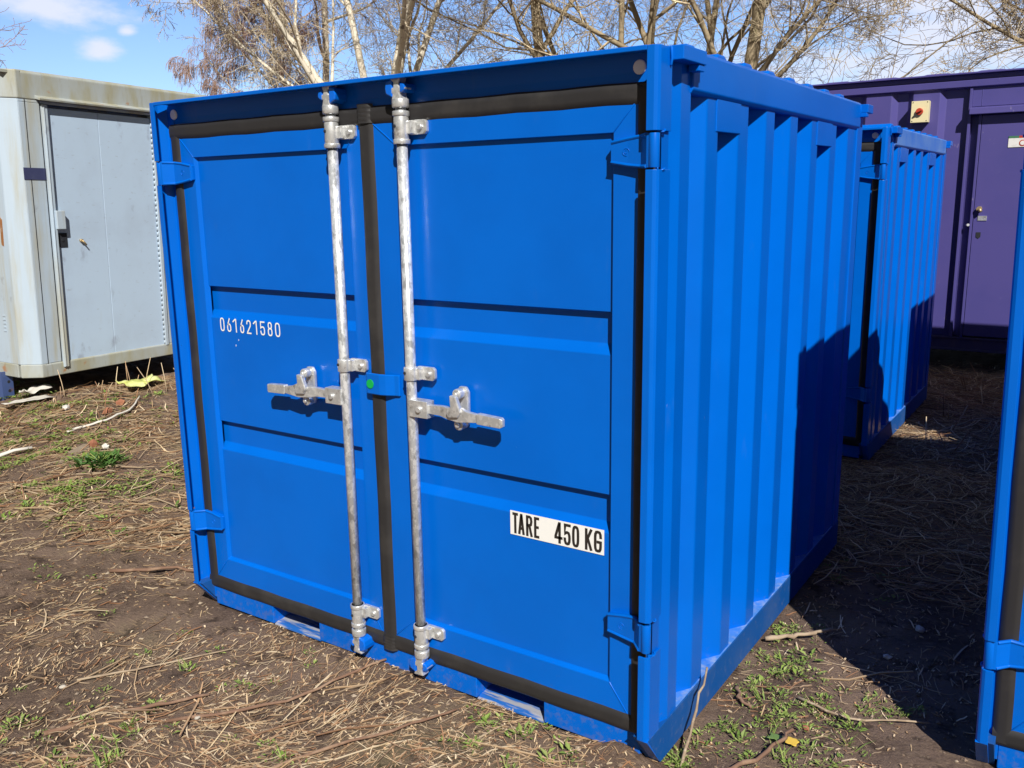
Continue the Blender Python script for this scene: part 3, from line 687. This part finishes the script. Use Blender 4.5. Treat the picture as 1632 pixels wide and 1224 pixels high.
def strands(P, ln, wd, ang, lift, bend, seed):
    """bent three-sided stalks lying on the soil"""
    r = np.random.default_rng(seed); n = len(P); k = 4; ts = np.linspace(-.5, .5, k)
    dirx, diry = np.cos(ang), np.sin(ang); V = np.zeros((n, k, 3, 3)); cz = gh(P[:, 0], P[:, 1])
    bnd = (r.random(n) - .5) * bend; tilt = (r.random(n) - .5) * lift
    for i, t_ in enumerate(ts):
        x = P[:, 0] + dirx * ln * t_ - diry * bnd * ln * (t_ * t_ * 4); y = P[:, 1] + diry * ln * t_ + dirx * bnd * ln * (t_ * t_ * 4)
        z = np.maximum(gh(x, y), cz - .01) + wd * .6 + np.abs(tilt) * ln * (.5 + t_ * np.sign(tilt)) + r.random(n) * .004
        w_ = wd * (1 - .35 * abs(t_) * 2)
        for j in range(3):
            c_, s_ = math.cos(j * 2.0944 + .5), math.sin(j * 2.0944 + .5)
            V[:, i, j, 0] = x - diry * w_ * c_; V[:, i, j, 1] = y + dirx * w_ * c_; V[:, i, j, 2] = z + w_ * s_
    base = (np.arange(n) * k * 3)[:, None]
    fl = [(i * 3 + j, i * 3 + (j + 1) % 3, (i + 1) * 3 + (j + 1) % 3, (i + 1) * 3 + j) for i in range(k - 1) for j in range(3)]
    return V.reshape(-1, 3), (base[:, :, None] + np.array(fl)[None]).reshape(-1, 4)
VV, FF, cnt = [], [], 0
for n, lo, hi, w0, w1, thr, seed, lift, bend, pw in (
        (21000, .010, .055, .0011, .0034, .36, 11, .25, .10, 1.3), (3600, .04, .13, .0010, .0036, .46, 12, .22, .14, 1.6),
        (620, .12, .34, .0016, .0046, .46, 13, .10, .16, 1.8), (20000, .004, .018, .0014, .0042, .26, 14, .3, .05, 1.0), (6000, .02, .09, .0006, .0012, .46, 15, .35, .5, 1.4)):
    P = visible_pts(n, 40, thr, seed); r = np.random.default_rng(seed + 50)
    # thin it out on the trodden soil right of the big container
    keep = ~((P[:, 0] > 1.95) & (r.random(n) < (.55 if hi < .1 else .8))); P = P[keep]; n = len(P)
    ln = lo + (hi - lo) * r.random(n) ** pw; wd = w0 + (w1 - w0) * r.random(n) ** 2
    ang = np.where(r.random(n) < .5, R(62) + r.normal(0, .4, n), r.random(n) * math.pi) + (vnoise(P[:, 0], P[:, 1], .7, 77) - .5) * 2.4
    v, f = strands(P, ln, wd, ang, lift, bend, seed + 90); VV.append(v); FF.append(f + cnt); cnt += len(v)
# a deeper litter of stalks on the rise in front of the cabin
r = np.random.default_rng(60); n = 9000
P = np.stack([-3.85 + 3.3 * r.random(n) ** 1.25, .2 + 3.2 * r.random(n)], -1)
P = P[(P[:, 1] < 3.3) & (r.random(n) < np.clip(vnoise(P[:, 0], P[:, 1], .5, 91) * 1.8 - .25, .1, 1)) & (P[:, 1] - .2 > (P[:, 0] + 2.2) * .9 - 1.6)]; n = len(P)
v, f = strands(P, .03 + .24 * r.random(n) ** 2, .0014 + .0042 * r.random(n) ** 2, np.where(r.random(n) < .6, R(75) + r.normal(0, .5, n), r.random(n) * math.pi), .35, .2, 61); VV.append(v); FF.append(f + cnt); cnt += len(v)
# long matted stalks in the alley between the containers
r = np.random.default_rng(70); n = 5200
P = np.stack([1.6 + 1.1 * r.random(n), 1.6 + 5.0 * r.random(n)], -1); ok = np.ones(n, bool)
for q in FOOT: ok &= ~((P[:, 0] > q[0] - .01) & (P[:, 0] < q[2] + .01) & (P[:, 1] > q[1] - .01) & (P[:, 1] < q[3] + .01))
P = P[ok]; n = len(P)
v, f = strands(P, .05 + .30 * r.random(n) ** 2, .0012 + .0026 * r.random(n) ** 2, r.random(n) * math.pi, .3, .5, 71); VV.append(v); FF.append(f + cnt); cnt += len(v)
straw = np_mesh('straw', np.concatenate(VV), np.concatenate(FF), M_straw); tag(straw, 'dry straw and broken stalks scattered over the soil', 'straw', kind='stuff')
# stubble: cut stalks sticking up below the cabin
mb = MB(); rr = random.Random(4)
for i in range(55):
    x = -3.75 + rr.random() * 1.2 * rr.random(); y = 1.3 + rr.random() * 2.4
    if x < -3.5 and rr.random() < .3: continue
    h = .06 + .2 * rr.random() ** 2; z = float(gh(x, y)); a = rr.random() * 6.28; q = rr.random() * .6
    mb.tube([(x, y, z - .02), (x + math.cos(a) * q * h * .4, y + math.sin(a) * q * h * .4, z + h * .5), (x + math.cos(a) * q * h, y + math.sin(a) * q * h, z + h)], [.0035, .003, .0022], 5)
for i in range(40):
    x = 1.95 + rr.random() * .5; y = 3.7 + rr.random() * 2.8; h = .05 + .13 * rr.random() ** 2; z = float(gh(x, y)); a = rr.random() * 6.28
    mb.tube([(x, y, z - .02), (x + math.cos(a) * h * .6, y + math.sin(a) * h * .6, z + h)], [.004, .003], 5)
tag(mb.build('stubble', M_straw), 'cut dry stalks standing up out of the soil', 'stubble', kind='stuff')
def leaves(centres, nleaf, size, spread, seed, up=.6):
    r = np.random.default_rng(seed); V = []; Fq = []; c_ = 0
    for (x, y) in centres:
        z = float(gh(x, y)); s0 = size * (.6 + .8 * r.random())
        for k in range(int(nleaf * (.5 + r.random()))):
            a = r.random() * 6.283; d = spread * r.random() ** .7; px, py = x + math.cos(a) * d, y + math.sin(a) * d
            a2 = a + r.normal(0, .7); l = s0 * (.5 + r.random()); w_ = l * (.32 + .2 * r.random()); e = up * (.2 + r.random() * .9)
            f = np.array([math.cos(a2) * math.cos(e), math.sin(a2) * math.cos(e), math.sin(e)]); s_ = np.array([-math.sin(a2), math.cos(a2), 0]); u_ = np.cross(s_, f) * -1
            p0 = np.array([px, py, z + .004 + .5 * spread * up * r.random() * (1 - d / (spread * 1.3))])
            V += [p0, p0 + f * l * .45 + s_ * w_ * .5 + u_ * l * .06, p0 + f * l + u_ * -l * .12, p0 + f * l * .45 - s_ * w_ * .5 + u_ * l * .06]
            Fq.append((c_, c_ + 1, c_ + 2, c_ + 3)); c_ += 4
    return np.array(V), np.array(Fq)
r = np.random.default_rng(21); cen = []
def patch(x, y, rad, n): cen.extend([(x + r.normal(0, rad), y + r.normal(0, rad)) for _ in range(n)])
for x, y, rad, n in ((1.45, -.08, .05, 10), (2.12, .62, .13, 44), (2.22, .40, .11, 28), (2.05, .80, .10, 26), (2.02, 1.08, .05, 16), (2.3, .62, .06, 12), (2.05, .35, .05, 14), (1.98, .12, .03, 8), (2.42, .72, .05, 10), (2.30, .25, .08, 18),
                     (-1.95, .52, .14, 26), (-2.7, .9, .26, 60), (-3.3, 1.2, .3, 70), (-1.75, .75, .12, 16), (-1.6, .35, .15, 18), (-2.9, .5, .2, 30), (-4.15, 1.4, .16, 34), (-2.9, 1.7, .25, 18), (-1.5, .9, .2, 10), (.45, -.68, .12, 22), (.2, -.9, .15, 22), (.75, -.3, .12, 8), (1.0, -.55, .1, 6), (1.62, -.2, .06, 8), (.3, -.3, .2, 8), (1.7, .0, .06, 6), (-.6, .1, .3, 8), (2.1, 1.7, .15, 14)):
    patch(x, y, rad, n)
cen = [c_ for c_ in cen if not (-.02 < c_[0] < 1.97 and .07 < c_[1] < 2) and not (c_[0] > 2.66 and c_[1] > .5)]
v, f = leaves(cen, 15, .0115, .028, 5, .8)
cen2 = [cen[i_] for i_ in r.choice(len(cen), 90, replace=False)]
v2, f2 = leaves(cen2, 7, .021, .03, 6, 1.0)
cen3 = [cen[i_] for i_ in r.choice(len(cen), 60, replace=False)]
def blades(centres, seed):
    r_ = np.random.default_rng(seed); V = []; Fq = []; c_ = 0
    for x, y in centres:
        z = float(gh(x, y))
        for k in range(9):
            a = r_.random() * 6.283; h = .02 + .05 * r_.random(); e = .3 + r_.random() * .9; w_ = .0022
            d = np.array([math.cos(a) * math.cos(e), math.sin(a) * math.cos(e), math.sin(e)]); q = np.array([-math.sin(a), math.cos(a), 0]) * w_
            p0 = np.array([x + r_.normal(0, .008), y + r_.normal(0, .008), z - .003]); m_ = p0 + d * h * .6; t_ = p0 + d * h + np.array([math.cos(a), math.sin(a), -.5]) * h * .18
            V += [p0 - q, p0 + q, m_ + q * .8, m_ - q * .8, m_ - q * .8, m_ + q * .8, t_ + q * .1, t_ - q * .1]; Fq += [(c_, c_ + 1, c_ + 2, c_ + 3), (c_ + 4, c_ + 5, c_ + 6, c_ + 7)]; c_ += 8
    return np.array(V), np.array(Fq)
v3, f3 = blades(cen3, 77)
cen4 = [(x, y) for x, y in cen if x < -.8]; cen4 = cen4 + [(x + r.normal(0, .1), y + r.normal(0, .1)) for x, y in cen4]
va, fa = leaves(cen4, 9, .024, .05, 9, .7); f2 = np.concatenate([f2, fa + len(v2)]); v2 = np.concatenate([v2, va])
f = np.concatenate([f, f2 + len(v), f3 + len(v) + len(v2)]); v = np.concatenate([v, v2, v3])
tag(np_mesh('weeds', v, f, M_leafg), 'small green weed seedlings growing in patches on the soil', 'weeds', kind='stuff')

M_crumb = island_mat('soil_crumbs', [(.07, .048, .036), (.13, .09, .066), (.20, .145, .105), (.10, .07, .05), (.16, .115, .085), (.38, .31, .23)], .95)
P = np.concatenate([visible_pts(9000, 200, .25, 81), visible_pts(3500, 210, .5, 82)]); r = np.random.default_rng(83); n = len(P)
sz = .0016 + .0085 * r.random(n) ** 3.2
base = np.array([(1, 0, 0), (-1, 0, 0), (0, 1, 0), (0, -1, 0), (0, 0, .7), (0, 0, -.7)], float)
V = base[None] * sz[:, None, None] * (.6 + .8 * r.random((n, 6, 1))); a = r.random(n) * 6.28
V = np.stack([V[..., 0] * np.cos(a)[:, None] - V[..., 1] * np.sin(a)[:, None], V[..., 0] * np.sin(a)[:, None] + V[..., 1] * np.cos(a)[:, None], V[..., 2]], -1)
V[..., 0] += P[:, 0][:, None]; V[..., 1] += P[:, 1][:, None]; V[..., 2] += (gh(P[:, 0], P[:, 1]) + sz * .25)[:, None]
tri = np.array([(0, 2, 4), (2, 1, 4), (1, 3, 4), (3, 0, 4), (2, 0, 5), (1, 2, 5), (3, 1, 5), (0, 3, 5)])
tag(np_mesh('soil_crumbs', V.reshape(-1, 3), (np.arange(n)[:, None, None] * 6 + tri[None]).reshape(-1, 3), M_crumb), 'loose crumbs of soil and grit on the ground', 'soil', kind='stuff')

# ------------------------------------------------------------------ things lying about
def G(x, y, dz=0): return (x, y, float(gh(x, y)) + dz)
M_stick = mat('brown_stick_bark', (.17, .095, .06), .85, bump=(60, .4, .003), var=((.30, .20, .13), 14, .45, .65, .7))
M_pale = mat('pale_dry_wood', (.36, .28, .19), .85, bump=(60, .5, .003), var=[((.22, .155, .10), 14, .42, .62, .8), ((.48, .40, .28), 30, .58, .7, .6)])
M_strip = mat('white_plastic_strip', (.60, .57, .51), .5, var=((.5, .45, .38), 8, .6, .75, .5))
M_brick = mat('broken_red_brick', (.30, .12, .065), .9, bump=(50, .5, .004), var=((.5, .24, .12), 14, .5, .7, .6))
M_yel = mat('yellow_plastic', (.46, .48, .12), .45, var=((.62, .64, .30), 12, .45, .65, .8))
M_stone = mat('pale_pebble', (.42, .38, .32), .8, var=((.3, .26, .22), 20, .5, .7, .6))
def stick(name, pts, rad, m, label, cat='stick', n=7, group=None):
    c0 = Vector(pts[0]); k = []
    P = [Vector(p) for p in pts]; rr_ = random.Random(len(label))
    for i in range(len(P) - 1):
        for s_ in range(5): k.append(P[i].lerp(P[i + 1], s_ / 5) + Vector((rr_.gauss(0, rad * .55), rr_.gauss(0, rad * .55), rr_.gauss(0, rad * .25))))
    k.append(P[-1])
    o = MB().tube([q - c0 for q in k], [rad * (1 - .45 * i / len(k)) * (1 + .16 * math.sin(i * 2.3 + len(label))) for i in range(len(k))], n).build(name, m)
    o.location = c0; return tag(o, label, cat, group)
stick('dry_stick', [G(2.005, .10, -.005), (1.985, .26, .085), (1.972, .37, .165)], .0050, M_pale, 'pale dry stick leaning against the near bottom rail of the blue container')
stick('dry_stick', [G(2.02, .02, .0), G(2.13, .17, .02), G(2.19, .30, .02), G(2.23, .40, .05)], .0085, M_stick, 'dark brown branch lying at the bottom edge, right of the container corner')
stick('dry_stick', [G(1.975, .94, .02), G(2.06, 1.03, .025), G(2.15, 1.14, .03)], .0095, M_pale, 'light stick beside the container side where the shadow begins')
stick('dry_stick', [G(1.99, .60, .01), G(2.02, .52, .02), G(2.07, .50, .012)], .007, M_stick, 'short crooked dark twig in the weeds beside the container side')
stick('dry_stick', [G(.55, -.52, .008), G(.80, -.25, .012), G(.90, .0, .012), G(.95, .06, .02)], .0060, M_stick, 'long reddish brown twig running up to the sill below the locking bars')
stick('dry_stick', [G(.95, -.75, .01), G(1.08, -.42, .012), G(1.25, -.16, .015), G(1.32, -.03, .02)], .0060, M_stick, 'reddish twig lying in front of the right hand fork pocket')
stick('dry_stick', [G(-.62, .02, .01), G(-.40, .20, .016), G(-.12, .28, .02)], .0085, M_stick, 'brown twig on the soil left of the lower left hinge')
stick('dry_stick', [G(.28, -.76, .01), G(.42, -.52, .015), G(.55, -.36, .01)], .0080, M_stick, 'dark twig in the lower left foreground')
stick('dry_stick', [G(.10, -.55, .01), G(.20, -.35, .012), G(.40, -.14, .012)], .0042, M_pale, 'pale broken reed in the foreground left of the container sill')
stick('dry_stick', [G(2.18, .62, .01), G(2.34, .60, .012), G(2.55, .72, .012)], .0045, M_pale, 'thin pale reed across the soil near the shadow edge')
stick('dry_stick', [G(2.03, 4.35, .02), G(2.2, 4.62, .05), G(2.46, 4.95, .03)], .005, M_pale, 'thin pale reed in the shaded alley near the sunlit patch')
o = stick('plastic_strip', [G(-2.98, .42, .02), G(-2.80, .86, .03)], .018, M_strip, 'straight white plastic strip on the soil at the left edge', 'strip', 4)
o = stick('packing_strap', [G(-2.93, 1.18, .01), G(-2.86, 1.42, .015), G(-2.92, 1.66, .03), G(-3.06, 1.82, .04)], .010, M_strip, 'curved white packing strap on the ground between cabin and container', 'strap', 4)
mb = MB(); n_ = 7
M_plank = mat('weathered_plank', (.24, .185, .13), .9, bump=(30, .6, .003), var=[((.14, .105, .075), 6, .45, .65, .8), ((.32, .27, .2), 20, .5, .7, .5)])
mb.prism([(-.19, -.035), (.16, -.042), (.20, -.01), (.17, .036), (-.17, .044), (-.205, .015)], 'z', -.012, .012)
o = mb.build('grey_plank', M_plank, None, .004); o.location = G(-2.50, .97, .016); o.rotation_euler = (R(4), R(-3), R(117))
tag(o, 'weathered flat board lying in the soil left of the container', 'board')
def lump(name, loc, size, m, label, cat, seed, sub=2):
    bm = bmesh.new(); bmesh.ops.create_icosphere(bm, subdivisions=sub, radius=1)
    for v in bm.verts:
        d = 1 + .35 * noise.noise(v.co * 1.6 + Vector((seed, 0, 0))) + .15 * noise.noise(v.co * 4 + Vector((0, seed, 0)))
        v.co = Vector((v.co.x * size[0] * d, v.co.y * size[1] * d, v.co.z * size[2] * d))
    me = bpy.data.meshes.new(name); bm.to_mesh(me); bm.free(); me.materials.append(m)
    o_ = bpy.data.objects.new(name, me); col.objects.link(o_); o_.location = loc; o_.rotation_euler = (0, 0, seed)
    return tag(o_, label, cat)
lump('brick_fragment', G(-2.50, 1.10, .015), (.045, .032, .035), M_brick, 'orange brick fragment beside the weathered board', 'brick', 3, 1)
lump('brick_fragment', G(-3.00, 1.52, .02), (.05, .03, .03), M_brick, 'orange brick fragment inside the curve of the white strap', 'brick', 5, 1)
lump('brick_fragment', G(-3.12, 1.70, .02), (.045, .03, .03), M_brick, 'smaller orange brick bit at the far end of the white strap', 'brick', 8, 1)
lump('brick_fragment', G(2.244, .484, .008), (.013, .010, .008), M_brick, 'tiny orange chip among the weeds right of the container', 'brick', 9, 1)
pass
lump('foam_lump', G(-2.40, 1.12, .012), (.03, .025, .02), M_strip, 'small white scrap next to the orange brick and board', 'scrap', 13, 1)
lump('foam_lump', G(-3.25, 1.36, .015), (.05, .03, .02), M_strip, 'flat white scrap in the rubble between cabin and strap', 'scrap', 15, 1)
def sheet(name, loc, a, b, m, label, cat, seed, crumple=.03):
    n = 14; V = []
    for i in range(n):
        for j in range(n):
            x, y = (i / (n - 1) - .5) * a, (j / (n - 1) - .5) * b
            q = Vector((x * 9, y * 9, seed)); e = 1 + .3 * noise.noise(Vector((math.atan2(y, x) * 1.5, seed, 0)))
            V.append((x * e, y * e, crumple * (1 + noise.noise(q) + .5 * noise.noise(q * 2.3))))
    Fq = [(i * n + j, i * n + j + 1, (i + 1) * n + j + 1, (i + 1) * n + j) for i in range(n - 1) for j in range(n - 1)]
    o_ = np_mesh(name, V, np.array(Fq), m, True); o_.location = loc
    so = o_.modifiers.new('thick', 'SOLIDIFY'); so.thickness = .002
    return tag(o_, label, cat)
sheet('foam_scrap', G(-3.80, 1.44, .03), .13, .20, M_strip, 'white crumpled foam scrap in front of the dark gap below the cabin', 'foam', 11.0, .035)
sheet('plastic_scrap', G(-3.70, 1.33, .012), .10, .36, M_strip, 'torn white plastic sheet lying nearest the blue cabin leg', 'plastic', 14.0, .016)
sheet('yellow_wrapper', G(-3.50, 2.12, .03), .20, .30, M_yel, 'crumpled yellow plastic wrapper behind the left edge of the blue container', 'wrapper', 2.0, .045)
sheet('fallen_leaf', G(2.231, .39, .012), .034, .034, mat('yellow_leaf', (.62, .42, .06), .6), 'round yellow leaf lying in the weeds at the bottom right', 'leaf', 5.0, .003)
sheet('fallen_leaf', G(2.185, .385, .014), .04, .03, mat('green_leaf', (.12, .20, .05), .6), 'broad green leaf lying next to the yellow leaf', 'leaf', 6.0, .004)
for i, (x, y, s_, lb) in enumerate(((.62, -.46, .010, 'pale pebble in the left foreground soil'), (2.42, 1.30, .022, 'pale flat stone in the shade left of the right hand container'), (2.36, 1.05, .016, 'small pale stone in the shade close to the shadow edge'), (.1, -.6, .012, 'whitish pebble near the left bottom corner'))):
    lump('pebble', G(x, y, .006), (s_, s_ * .7, s_ * .5), M_stone, lb, 'pebble', 20 + i, 2)
bush = empty('weed_plant', G(-2.15, .93), 'bushy dark green weed plant left of the container', 'plant')
v, f = leaves([(-2.15 + a, .93 + b_) for a, b_ in ((0, 0), (.05, .04), (-.06, .03), (.04, -.06), (-.03, -.05), (.09, .0), (0, .09), (-.04, -.10))], 26, .05, .065, 8, 1.1)
lo = np_mesh('leaves', v - np.array(bush.location), f, island_mat('bush_leaves', [(.03, .085, .015), (.06, .13, .025), (.09, .17, .04)], .55)); lo.parent = bush
mb = MB()
for k in range(9):
    a = k * .7; mb.tube([(0, 0, -.02), (math.cos(a) * .03, math.sin(a) * .03, .04), (math.cos(a) * .07, math.sin(a) * .07, .07)], .003, 5)
mb.build('stem', M_leafg, bush)

# ------------------------------------------------------------------ bare trees
class Tree:
    def __init__(s, seed): s.r = random.Random(seed); s.seg = {0: [], 1: []}
    def grow(s, p, d, length, rad, level, cfg):
        r = s.r; n = max(3, int(cfg['steps'][min(level, len(cfg['steps']) - 1)])); pts = [p.copy()]; rads = [rad]; step = length / n
        maxl = cfg['levels']; kink = cfg['kink'][min(level, len(cfg['kink']) - 1)]; trop = cfg['trop'][min(level, len(cfg['trop']) - 1)]
        dirs = []
        for i in range(n):
            d = (d + Vector((r.gauss(0, kink), r.gauss(0, kink), r.gauss(0, kink) + trop))).normalized()
            p = p + d * step; pts.append(p.copy()); dirs.append(d.copy()); rads.append(max(rad * (1 - (i + 1) / n * cfg['taper']), cfg['rmin']))
        s.seg[0 if level <= cfg['trunklev'] else 1].append((pts, rads, 7 if level == 0 else (5 if level < 2 else 3)))
        if level >= maxl: return
        k = cfg['kids'][min(level, len(cfg['kids']) - 1)]; st = cfg['start'][min(level, len(cfg['start']) - 1)]
        for j in range(k):
            t_ = st + (1 - st) * (j + r.random()) / k; q = min(int(t_ * n), n - 1); base = pts[q].lerp(pts[q + 1], t_ * n - q)
            ax = dirs[q].orthogonal(); ax.rotate(Matrix.Rotation(r.random() * 6.283, 3, dirs[q])); sp = R(cfg['spread'][min(level, len(cfg['spread']) - 1)]) * (.65 + .7 * r.random())
            nd = dirs[q].copy(); nd.rotate(Matrix.Rotation(sp, 3, ax))
            s.grow(base, nd, length * cfg['ratio'][min(level, len(cfg['ratio']) - 1)] * (.6 + .6 * r.random()) * (1.1 - .4 * t_), max(rads[q] * cfg['rr'], cfg['rmin']), level + 1, cfg)
    def mesh(s, which, name, m, parent, origin):
        V, Fq, c_ = [], [], 0
        for pts, rads, n in s.seg[which]:
            P = np.array([list(p) for p in pts]); T = np.gradient(P, axis=0); T /= np.linalg.norm(T, axis=1, keepdims=True) + 1e-9
            a = np.array([0, 0, 1.]) if abs(T[0, 2]) < .8 else np.array([1., 0, 0]); U = np.cross(T, a); U /= np.linalg.norm(U, axis=1, keepdims=True) + 1e-9; Wv = np.cross(T, U)
            th = np.arange(n) * 2 * math.pi / n; rd = np.array(rads)[:, None, None]
            ring = P[:, None] + rd * (U[:, None] * np.cos(th)[None, :, None] + Wv[:, None] * np.sin(th)[None, :, None])
            V.append(ring.reshape(-1, 3)); i, k = np.meshgrid(np.arange(len(P) - 1), np.arange(n), indexing='ij'); k2 = (k + 1) % n
            Fq.append(np.stack([i * n + k, i * n + k2, (i + 1) * n + k2, (i + 1) * n + k], -1).reshape(-1, 4) + c_); c_ += len(P) * n
        if not V: return
        o_ = np_mesh(name, np.concatenate(V) - np.array(origin), np.concatenate(Fq), m, True); o_.parent = parent; return o_
M_bark = mat('olive_brown_bark', (.32, .255, .16), .9, bump=(22, .6, .02), var=[((.20, .155, .095), 5, .45, .65, .8, (1, 1, .35)), ((.36, .33, .16), 9, .58, .72, .6)])
M_twig = mat('tan_twigs', (.55, .45, .295), .85, var=[((.36, .275, .18), 2.2, .42, .62, .8), ((.66, .60, .36), 3.5, .5, .7, .6)])
M_birch = mat('birch_bark', (.68, .62, .50), .7, var=[((.14, .11, .09), 7, .58, .66, .9, (1, 1, 3)), ((.60, .54, .38), 3, .5, .7, .5)])
M_birtw = mat('birch_branches', (.60, .51, .37), .8, var=((.42, .31, .22), 2.5, .48, .66, .75))
M_redtw = mat('reddish_birch_twigs', (.36, .235, .19), .85, var=((.46, .32, .24), 2.5, .45, .65, .7))
OLD = dict(steps=[9, 8, 7, 5, 4], kink=[.10, .16, .2, .24, .28], trop=[.04, .03, .03, .02, .0], taper=.75, rmin=.0032, trunklev=1, levels=4, kids=[9, 7, 6, 5], start=[.22, .25, .2, .15], spread=[48, 46, 44, 42], ratio=[.55, .55, .52, .5], rr=.48)
def tree(label, base, trunks, cfg, seed, mt, mc, extra=None):
    o_ = empty('bare_tree', base, label, 'tree', 'bare trees behind the containers'); T = Tree(seed)
    for off_, d, ln, rd in trunks: T.grow(Vector(base) + Vector(off_), Vector(d).normalized(), ln, rd, 0, cfg)
    if extra: extra(T)
    T.mesh(0, 'trunk', mt, o_, base); T.mesh(1, 'crown', mc, o_, base); return o_
def cfg(**k): c_ = dict(OLD); c_.update(k); return c_
# birch with pale branches rising in a fan and reddish hanging twigs to the left
BIR = cfg(levels=4, kids=[12, 8, 7, 6], start=[.14, .2, .15, .1], spread=[44, 42, 45, 50], ratio=[.46, .5, .5, .55], trop=[.03, .05, -.01, -.06, -.12], rmin=.0028, kink=[.025, .09, .16, .2, .2])
tree('birch tree with pale trunk and rising white branches, nearest the roof of the cabin', (-6.50, 8.05, 0), [((0, 0, 0), (.055, .11, 1), 9.5, .12), ((.1, .2, 2.0), (.42, .25, 1), 6.5, .06), ((.05, .1, 2.2), (-.55, -.35, 1), 6.5, .065), ((.08, .15, 2.5), (-.18, -.05, 1), 6.5, .06), ((.08, .15, 2.4), (-1.0, -.75, .8), 3.5, .04), ((.08, .15, 2.4), (.8, .5, .8), 4.2, .04)], BIR, 3, M_birch, M_birtw)
WEEP = cfg(levels=3, steps=[9, 8, 7, 8], kids=[14, 12, 13], start=[.18, .25, .15], spread=[58, 45, 50], ratio=[.25, .5, .95], trop=[.05, .02, -.10, -.42], rmin=.0026, kink=[.04, .12, .16, .13])
tree('weeping birch with drooping reddish twigs, furthest left above the blue roof', (-9.1, 9.75, 0), [((0, 0, 0), (.0, .0, 1), 9.0, .09), ((0, 0, 1.8), (-.28, -.25, 1), 5.0, .045), ((0, 0, 1.9), (-.75, -.6, .8), 2.9, .03), ((0, 0, 2.8), (-.75, -.6, .8), 3.0, .03), ((0, 0, 3.6), (-.6, -.3, .7), 2.8, .03), ((0, 0, 3.3), (-.2, -.3, 1), 3.0, .03)], WEEP, 9, M_birch, M_redtw)
tree('gnarled tree with a dark leaning trunk right of the birch', (-3.6, 9.0, 0), [((0, 0, 0), (-.13, 0, 1), 8.5, .105), ((.1, .1, .3), (.25, .1, 1), 7.5, .06)], cfg(kids=[10, 7, 8, 7], kink=[.06, .2, .26, .3, .3], rmin=.0028), 14, M_bark, M_twig)
tree('many stemmed pale tree behind the middle of the blue roof', (-2.9, 9.6, 0), [((0, 0, 0), (-.02, 0, 1), 9, .07), ((.25, .1, 0), (.12, .05, 1), 8.6, .065), ((-.25, .1, 0), (-.16, .1, 1), 8.4, .055), ((.5, .3, 0), (.2, .0, 1), 8, .05)], cfg(kids=[10, 7, 8, 7], rmin=.0028), 23, M_bark, M_twig)
tree('thick trunked tree behind the right corner of the blue roof, limbs reaching right', (-1.15, 9.5, 0), [((0, 0, 0), (-.12, 0, 1), 9, .12), ((.0, 0, 2.75), (.75, .1, .5), 2.5, .036), ((-.3, 0, 0), (-.35, .0, 1), 8.4, .06), ((0, 0, 2.9), (.5, -.2, .7), 2.6, .032)], cfg(kids=[10, 7, 8, 6], kink=[.07, .18, .24, .28, .3], rmin=.0028), 31, M_bark, M_twig)
tree('spreading tree above the right end of the purple unit, long limb to the left', (3.3, 12.4, 0), [((0, 0, 0), (-.12, 0, 1), 9, .13), ((-.2, 0, 2.9), (-.95, -.05, .25), 4.0, .04), ((-.25, 0, 3.4), (-.8, -.1, .45), 4.0, .045), ((-.1, 0, 2.6), (-.6, .1, .4), 3.0, .04)], cfg(kids=[12, 8, 7, 5], kink=[.08, .18, .24, .28, .3], trop=[.03, .05, .04, .03, .02], rmin=.0032), 40, M_bark, M_twig)
tree('slender tree between the purple unit and the blue roof, further back', (-3.9, 14.5, 0), [((0, 0, 0), (.05, 0, 1), 8, .09)], cfg(kids=[10, 7, 6, 5]), 47, M_bark, M_twig)
SHR = cfg(levels=3, kids=[10, 8, 6], start=[.3, .2, .1], spread=[40, 45, 45], ratio=[.42, .5, .5], rmin=.003, trunklev=0)
tree('reddish twiggy shrub behind the left end of the cabin roof', (-10.6, 3.7, 0), [((0, 0, 0), (.05, .0, 1), 3.9, .05), ((.1, .25, 0), (.1, .05, 1), 3.6, .04), ((-.1, -.3, 0), (-.1, -.1, 1), 4.0, .04)], SHR, 52, M_bark, M_redtw)
